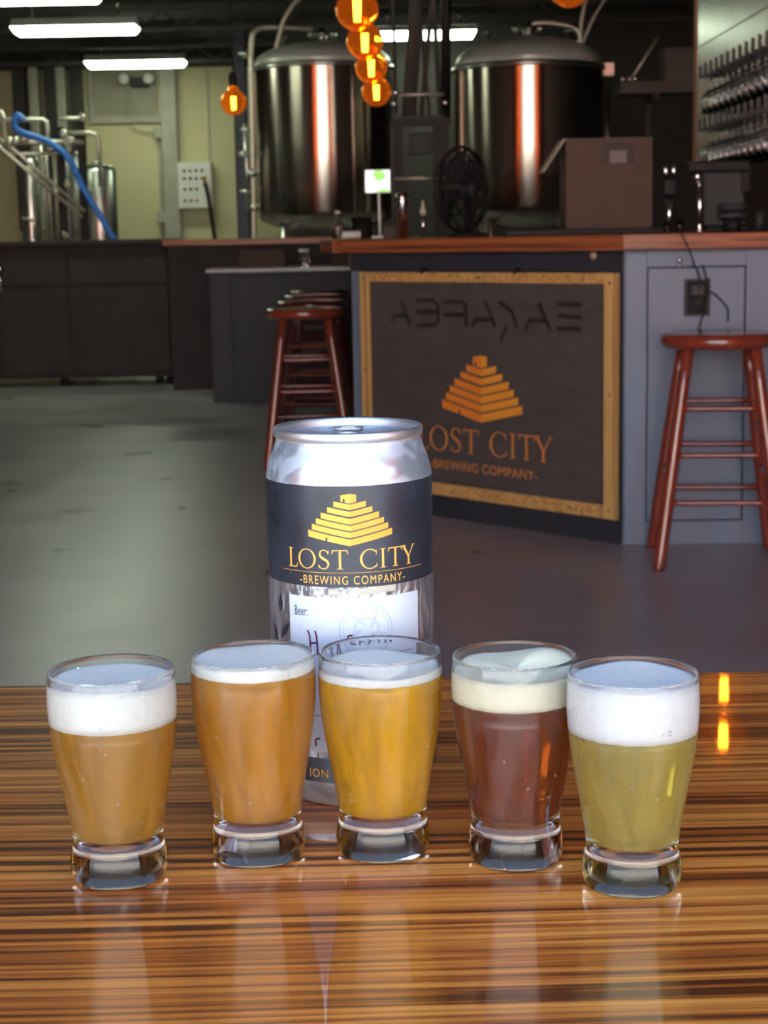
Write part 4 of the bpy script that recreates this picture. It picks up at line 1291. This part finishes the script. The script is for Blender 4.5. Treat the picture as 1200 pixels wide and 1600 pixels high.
# ------------------------------------------------------------------ right partition with hanging glasses
PX = 1.50
wp = struct('wall_partition', MB().box(PX, PX + 0.08, 5.6, 8.0, 1.37, ZC), M['wall_dark'])
for k, (z0, z1) in enumerate(((1.38, 1.60), (1.605, 1.90), (1.905, 2.20), (2.205, 2.55), (2.555, 2.95))):
    for (y0, y1) in ((5.61, 6.6), (6.605, 7.2), (7.205, 7.96)):
        MB().box(PX - 0.008, PX, y0, y1, z0, z1).build('panel', M['partition'], wp, bevel=0.001)
struct('trim_30', MB().box(PX - 0.012, PX + 0.09, 7.96, 8.02, 1.37, ZC), M['trimwood'], 0.003)
for k, y in enumerate((5.75, 7.85)):
    struct('trim_%d' % (31 + k), MB().tube([(PX + 0.04, y, ZC - 0.01), (PX + 0.04, y, ZF)], 0.012, 8), M['beam'])
def wine(x, y, z):
    return [(0.0001, z), (0.030, z - 0.001), (0.032, z - 0.003), (0.004, z - 0.008), (0.0035, z - 0.06), (0.010, z - 0.068), (0.028, z - 0.085), (0.037, z - 0.11), (0.036, z - 0.135), (0.032, z - 0.165),
            (0.0312, z - 0.165), (0.035, z - 0.135), (0.036, z - 0.11), (0.027, z - 0.087), (0.0001, z - 0.072)]
wg = None
cnt = 0
for ri, (zr, lab_) in enumerate(((1.690, 'upper'), (1.475, 'lower'))):
    rk = thing('glass_rack', lab_ + ' dark rail with pegs holding upturned stemmed glasses', 'glass rack', (PX - 0.09, 6.5, zr), 'stemware racks on the partition')
    MB().box(PX - 0.03, PX - 0.010, 5.80, 7.10, zr - 0.005, zr + 0.03).build('rail', M['rackwood'], rk)
    y = 5.8775
    while y < 7.10:
        MB().box(PX - 0.165, PX - 0.012, y - 0.005, y + 0.005, zr, zr + 0.012).build('peg', M['rackwood'], rk)
        MB().box(PX - 0.165, PX - 0.153, y - 0.006, y + 0.006, zr + 0.012, zr + 0.050).build('peg_tip', M['rackwood'], rk)
        y += 0.109
    for j in range(11):
        for i in range(2):
            yy, xx = 5.932 + j * 0.109, PX - 0.125 + i * 0.080
            if wg is None:
                wg = MB().lathe(wine(0, 0, 0.016), 20).build('stemmed_glass', M['glass_clean'], None)
                o = wg
            else:
                o = wg.copy()
                COL.objects.link(o)
            o.location = (xx, yy, zr)
            tag(o, 'upturned stemmed glass in the %s rack, %s from the wood trim, %s line' % (lab_, ['eleventh', 'tenth', 'ninth', 'eighth', 'seventh', 'sixth', 'fifth', 'fourth', 'third', 'second', 'first'][j], 'outer' if i == 0 else 'inner'), 'wine glass', 'upturned glasses hanging in the racks')

# dark shelf with things right of the tank
sh = thing('wall_shelf', 'long dark shelf board right of the right tank', 'shelf', (2.2, 12.2, 2.03))
MB().box(1.72, 3.2, 12.0, 12.4, 2.03, 2.11).build('shelf_board', mat('dark shelf', (0.10, 0.085, 0.07), 0.6), sh)
for x in (1.95, 2.9):
    MB().box(x, x + 0.04, 12.36, 12.40, 0, 2.03).build('upright', M['beam'], sh)
    MB().box(x, x + 0.04, 12.02, 12.36, 1.98, 2.03).build('bracket', M['beam'], sh)
boxthing('carton', 'plain dark carton standing on the long shelf', 'carton', 2.04, 2.30, 12.05, 12.3, 2.11, 2.34, mat('dark carton', (0.13, 0.11, 0.09), 0.8))
tag(MB().tube([(1.80, 12.1, 2.12), (2.0, 12.15, 2.42)], 0.012, 8).build('leaning_rod', M['pipe'], origin=(1.8, 12.1, 2.11)), 'thin rod leaning above the long shelf', 'rod')
for k, x in enumerate((1.74, 1.79, 1.83)):
    tag(MB().lathe([(0.0001, 0), (0.016, 0), (0.018, 0.03), (0.008, 0.045), (0.0001, 0.05)], 12, (x, 12.06 + 0.01 * k, 2.11)).build('fitting', M['chrome'], origin=(x, 12.06, 2.11)), ('leftmost', 'middle', 'rightmost')[k] + ' of three small bright fittings on the long shelf', 'fitting', 'fittings on the shelf')

# ------------------------------------------------------------------ things on the bar top
bx = thing('cardboard_box', 'tall brown cardboard box with open flap on the bar', 'box', (0.87, 6.42, ZT))
y0_, y1_ = 6.30, 6.52
for (a, b, c, d) in ((0.70, 1.02, y0_, y0_ + 0.005), (0.70, 1.02, y1_ - 0.005, y1_), (0.70, 0.705, y0_ + 0.005, y1_ - 0.005), (1.015, 1.02, y0_ + 0.005, y1_ - 0.005)):
    MB().box(a, b, c, d, ZT, 1.415).build('box_side', M['card'], bx)
MB().box(0.70, 1.02, y0_, y1_, ZT, ZT + 0.004).build('box_bottom', M['card'], bx)
fl = MB()
fl.add([(0.70, y0_, 1.415), (0.70, y1_, 1.415), (0.62, y1_ - 0.02, 1.295), (0.62, y0_ + 0.02, 1.295), (0.694, y0_, 1.415), (0.694, y1_, 1.415), (0.614, y1_ - 0.02, 1.295), (0.614, y0_ + 0.02, 1.295)],
       [(0, 1, 2, 3), (7, 6, 5, 4), (0, 3, 7, 4), (1, 5, 6, 2), (2, 6, 7, 3), (0, 4, 5, 1)])
fl.build('open_flap', M['card_light'], bx)
MB().box(0.835, 0.955, y0_ - 0.0006, y0_, 1.318, 1.398).build('printed_picture', M['print_dark'], bx)
MB().box(0.862, 0.925, y0_ - 0.0010, y0_ - 0.0006, 1.322, 1.368).build('printed_picture', M['print_grey'], bx)

boxthing('drip_tray', 'long flat dark tray lying on the bar before the box', 'tray', 0.46, 1.06, 6.10, 6.26, ZT, ZT + 0.022, M['black'])

ps = thing('sale_terminal', 'black sale terminal standing on the right end of the bar', 'terminal', (1.23, 6.0, ZT))
MB().box(1.155, 1.315, 5.98, 6.10, ZT, ZT + 0.02).build('foot', M['black'], ps, bevel=0.006)
MB().box(1.145, 1.30, 5.99, 6.05, ZT + 0.02, 1.275).build('screen_back', M['grey_plastic'], ps, bevel=0.008)
MB().box(1.095, 1.315, 5.97, 6.08, 1.272, 1.312).build('hood', M['black'], ps, bevel=0.008)
MB().box(1.285, 1.318, 5.98, 6.07, 1.20, 1.275).build('side_arm', M['black'], ps, bevel=0.006)
for z in (1.120, 1.148):
    MB().lathe([(0.0001, -0.011), (0.048, -0.011), (0.053, -0.004), (0.053, 0.004), (0.048, 0.011), (0.0001, 0.011)], 28, (1.245, 5.94, z)).build('drum', M['grey_plastic'], ps)
MB().lathe([(0.0001, -0.036), (0.030, -0.036), (0.030, 0.01), (0.0001, 0.01)], 24, (1.245, 5.94, 1.0985)).build('drum_stand', M['black'], ps)
ch = thing('chrome_column', 'short shiny chrome post at the left of the sale terminal', 'post', (1.128, 5.93, ZT))
MB().tube([(1.128, 5.93, ZT), (1.128, 5.93, 1.245)], 0.012, 16).build('post', M['chrome'], ch)
MB().lathe([(0.0001, ZT), (0.020, ZT), (0.020, ZT + 0.012), (0.0001, ZT + 0.012)], 20, (1.128, 5.93, 0)).build('flange', M['chrome'], ch)
MB().ball((1.118, 5.925, 1.255), 0.016, 10, 1.3).build('knob', M['chrome'], ch)
cp = tag(MB().lathe([(0.0001, 0), (0.014, 0), (0.018, 0.07), (0.0165, 0.07), (0.0125, 0.003), (0.0001, 0.003)], 24, (1.34, 5.93, ZT)).build('tumbler', M['grey_plastic'], origin=(1.34, 5.93, ZT)), 'small grey tumbler right of the sale terminal', 'tumbler')
tp = thing('tap_column', 'slim chrome beer tap with twin knobs right of the box', 'tap', (1.085, 6.3, ZT))
MB().tube([(1.085, 6.3, ZT), (1.085, 6.3, 1.20)], 0.013, 14).build('post', M['chrome'], tp)
MB().box(1.06, 1.11, 6.28, 6.32, 1.20, 1.26).build('head', M['black'], tp, bevel=0.006)
for x in (1.070, 1.100):
    MB().lathe([(0.0001, 1.26), (0.006, 1.26), (0.011, 1.285), (0.011, 1.31), (0.0001, 1.318)], 14, (x, 6.3, 0)).build('knob', M['chrome'], tp)
for (x, y, h_, l) in ((1.045, 5.85, 0.045, 'tiny clear shot glass left of the chrome post'), (1.005, 5.88, 0.035, 'tiny clear shot glass at the end of the dark tray')):
    tag(MB().lathe([(0.0001, 0), (0.010, 0), (0.014, h_), (0.0128, h_), (0.009, 0.005), (0.0001, 0.005)], 18, (x, y, ZT)).build('shot_glass', M['glass_clean'], origin=(x, y, ZT)), l, 'shot glass', 'shot glasses on the bar')

fn = thing('desk_fan', 'round black desk fan between the two tanks on the bar', 'fan', (0.35, 7.05, ZT))
FM = Matrix.Translation((0.35, 7.05, 1.255)) @ Matrix.Rotation(R(52), 4, 'Z')
def fbuild(mb, name, mm):
    mb.v = [tuple(FM @ Vector(p)) for p in mb.v]
    mb.build(name, M[mm], fn)
def circ(r_, y_, n=36): return [(r_ * math.cos(2 * math.pi * k / n), y_, r_ * math.sin(2 * math.pi * k / n)) for k in range(n + 1)]
cg = MB()
for r_, y_ in ((0.175, 0.0), (0.16, -0.03), (0.12, -0.045), (0.08, -0.052), (0.04, -0.055), (0.16, 0.03), (0.10, 0.045)):
    cg.tube(circ(r_, y_), 0.0035 if r_ < .17 else 0.008, 6)
for k in range(20):
    a = 2 * math.pi * k / 20
    for s_ in (-1, 1):
        cg.tube([(0.03 * math.cos(a), s_ * 0.055, 0.03 * math.sin(a)), (0.12 * math.cos(a), s_ * 0.045, 0.12 * math.sin(a)), (0.175 * math.cos(a), 0, 0.175 * math.sin(a))], 0.002, 5)
fbuild(cg, 'cage', 'black')
fbuild(MB().lathe([(0.0001, -0.062), (0.03, -0.06), (0.035, -0.02), (0.045, 0.05), (0.04, 0.12), (0.0001, 0.13)], 24, axis='Y'), 'motor', 'grey_plastic')
for k in range(4):
    bl_ = MB()
    a0 = 90 * k
    vs = []
    for i in range(5):
        rr = 0.03 + 0.125 * i / 4
        for q in range(4):
            a = R(a0 + 62 * q / 3)
            vs.append((rr * math.cos(a), -0.02 + 0.035 * q / 3, rr * math.sin(a)))
    bl_.add(vs, [(i * 4 + q, i * 4 + q + 1, (i + 1) * 4 + q + 1, (i + 1) * 4 + q) for i in range(4) for q in range(3)], True)
    fbuild(bl_, 'blade', 'grey_plastic')
MB().lathe([(0.0001, ZT), (0.09, ZT), (0.09, ZT + 0.012), (0.02, ZT + 0.025), (0.015, ZT + 0.04), (0.015, 1.20), (0.0001, 1.20)], 28, (0.37, 7.07, 0)).build('base', M['black'], fn)

# small screen on a white stand
st = thing('tablet_stand', 'small lit tablet on a thin white stand on the bar', 'tablet', (-0.005, 7.3, ZT))
m = bpy.data.materials.new('tablet picture'); m.use_nodes = True
t_ = m.node_tree; t_.nodes.clear()
o_ = t_.nodes.new('ShaderNodeOutputMaterial'); e_ = t_.nodes.new('ShaderNodeEmission'); e_.inputs[1].default_value = 0.9
vz = t_.nodes.new('ShaderNodeTexVoronoi'); vz.inputs['Scale'].default_value = 22
tc_ = t_.nodes.new('ShaderNodeTexCoord'); t_.links.new(tc_.outputs['Object'], vz.inputs['Vector'])
rp_ = t_.nodes.new('ShaderNodeValToRGB'); rp_.color_ramp.interpolation = 'CONSTANT'
sp_ = t_.nodes.new('ShaderNodeSeparateXYZ'); t_.links.new(vz.outputs['Color'], sp_.inputs[0]); t_.links.new(sp_.outputs['X'], rp_.inputs[0])
ee = rp_.color_ramp.elements
ee[0].color = (0.8, 0.9, 0.95, 1); ee[1].position = 0.45; ee[1].color = (0.25, 0.5, 0.12, 1)
q = ee.new(0.65); q.color = (0.30, 0.25, 0.15, 1); q = ee.new(0.8); q.color = (0.75, 0.85, 0.8, 1)
t_.links.new(rp_.outputs[0], e_.inputs[0]); t_.links.new(e_.outputs[0], o_.inputs[0])
MB().box(-0.056, 0.056, 7.30, 7.312, 1.255, 1.355).build('case', M['white'], st, bevel=0.003)
MB().box(-0.051, 0.051, 7.298, 7.30, 1.26, 1.35).build('screen', m, st)
MB().tube([(0.006, 7.306, ZT + 0.01), (0.004, 7.306, 1.255)], 0.006, 10).build('post', M['white'], st)
MB().box(-0.03, 0.045, 7.25, 7.35, ZT, ZT + 0.012).build('foot', M['white'], st, bevel=0.004)
for (x, y, r_, h_, l) in ((0.10, 6.95, 0.026, 0.19, 'shiny chrome shaker with dome top in front of the metal frame'),):
    s_ = thing('chrome_shaker', l, 'shaker', (x, y, ZT))
    MB().lathe([(0.0001, ZT), (r_ * .8, ZT), (r_, ZT + h_ * .8), (r_, ZT + h_ * .82), (0.0001, ZT + h_ * .82)], 28, (x, y, 0)).build('cup', M['chrome'], s_)
    MB().lathe([(r_ * 1.1, ZT + h_ * .82), (r_ * 1.15, ZT + h_ * .86), (r_ * .9, ZT + h_ * .95), (0.0001, ZT + h_)], 28, (x, y, 0)).build('cap', M['chrome'], s_)
pt_ = thing('tap_handle', 'small chrome tap standing left of the fan', 'tap', (0.185, 6.98, ZT))
MB().tube([(0.185, 6.98, ZT), (0.185, 6.98, ZT + 0.10)], 0.007, 10).build('post', M['chrome'], pt_)
MB().lathe([(0.0001, 0.09), (0.008, 0.09), (0.016, 0.105), (0.008, 0.12), (0.005, 0.15), (0.0001, 0.155)], 14, (0.185, 6.98, ZT)).build('knob', M['card_light'], pt_)
bt = thing('glass_bottle', 'small clear bottle on the far bar top before the left tank', 'bottle', (-0.20, 8.3, ZT))
MB().lathe([(0.0001, 0), (0.028, 0), (0.030, 0.006), (0.030, 0.07), (0.012, 0.10), (0.011, 0.125), (0.0095, 0.125), (0.0105, 0.10), (0.0285, 0.069), (0.0285, 0.008), (0.0001, 0.006)], 24, (-0.20, 8.3, ZT)).build('bottle_body', M['glass_clean'], bt)
MB().lathe([(0.0001, 0.122), (0.013, 0.122), (0.013, 0.137), (0.0001, 0.137)], 16, (-0.20, 8.3, ZT)).build('stopper', M['white'], bt)
rl = tag(MB().lathe([(0.0001, -0.045), (0.016, -0.045), (0.018, -0.04), (0.018, 0.04), (0.016, 0.045), (0.0001, 0.045)], 20, (-0.13, 8.0, ZT + 0.0185), axis='X').build('white_roll', M['white'], origin=(-0.13, 8.0, ZT)), 'small white roll lying on the bar left of the tablet', 'roll')
bk = thing('black_jar', 'squat black jar beside the clear bottle on the bar', 'jar', (-0.09, 8.6, ZT))
MB().lathe([(0.0001, 0), (0.05, 0), (0.056, 0.01), (0.056, 0.09), (0.0001, 0.09)], 28, (-0.09, 8.6, ZT)).build('jar_body', M['black'], bk)
MB().lathe([(0.0001, 0.09), (0.058, 0.09), (0.058, 0.105), (0.0001, 0.108)], 28, (-0.09, 8.6, ZT)).build('lid', M['black'], bk)
boxthing('napkin_box', 'squat brown napkin box at the foot of the tablet', 'box', 0.02, 0.075, 7.10, 7.18, ZT, ZT + 0.05, M['card'])

# cords on the right bar front
cf = yface(1.08) - 0.03
for pts, l in (([(0.985, 5.56, ZT + 0.004), (0.992, 5.515, ZT - 0.005), (1.02, 5.52, 1.0), (1.055, cf, 0.96), (1.072, cf, 0.92), (1.072, cf - 0.005, 0.875)], 'thin black cord running from the bar top down to the plug'),
               ([(1.085, cf, 0.955), (1.100, cf, 0.90), (1.103, cf, 0.86), (1.09, cf, 0.80), (1.075, cf, 0.745), (1.07, cf, 0.70)], 'thin black cord looping down beside the outlet'),
               ([(1.09, cf, 0.872), (1.12, cf, 0.862), (1.15, cf + 0.005, 0.835), (1.172, cf + 0.01, 0.805), (1.172, cf + 0.01, 0.765)], 'thin black cord reaching right from the outlet')):
    tag(MB().tube(smooth_path(pts, 5), 0.003, 6).build('power_cord', M['rubber'], origin=pts[-1]), l, 'cord', 'cords at the outlet')
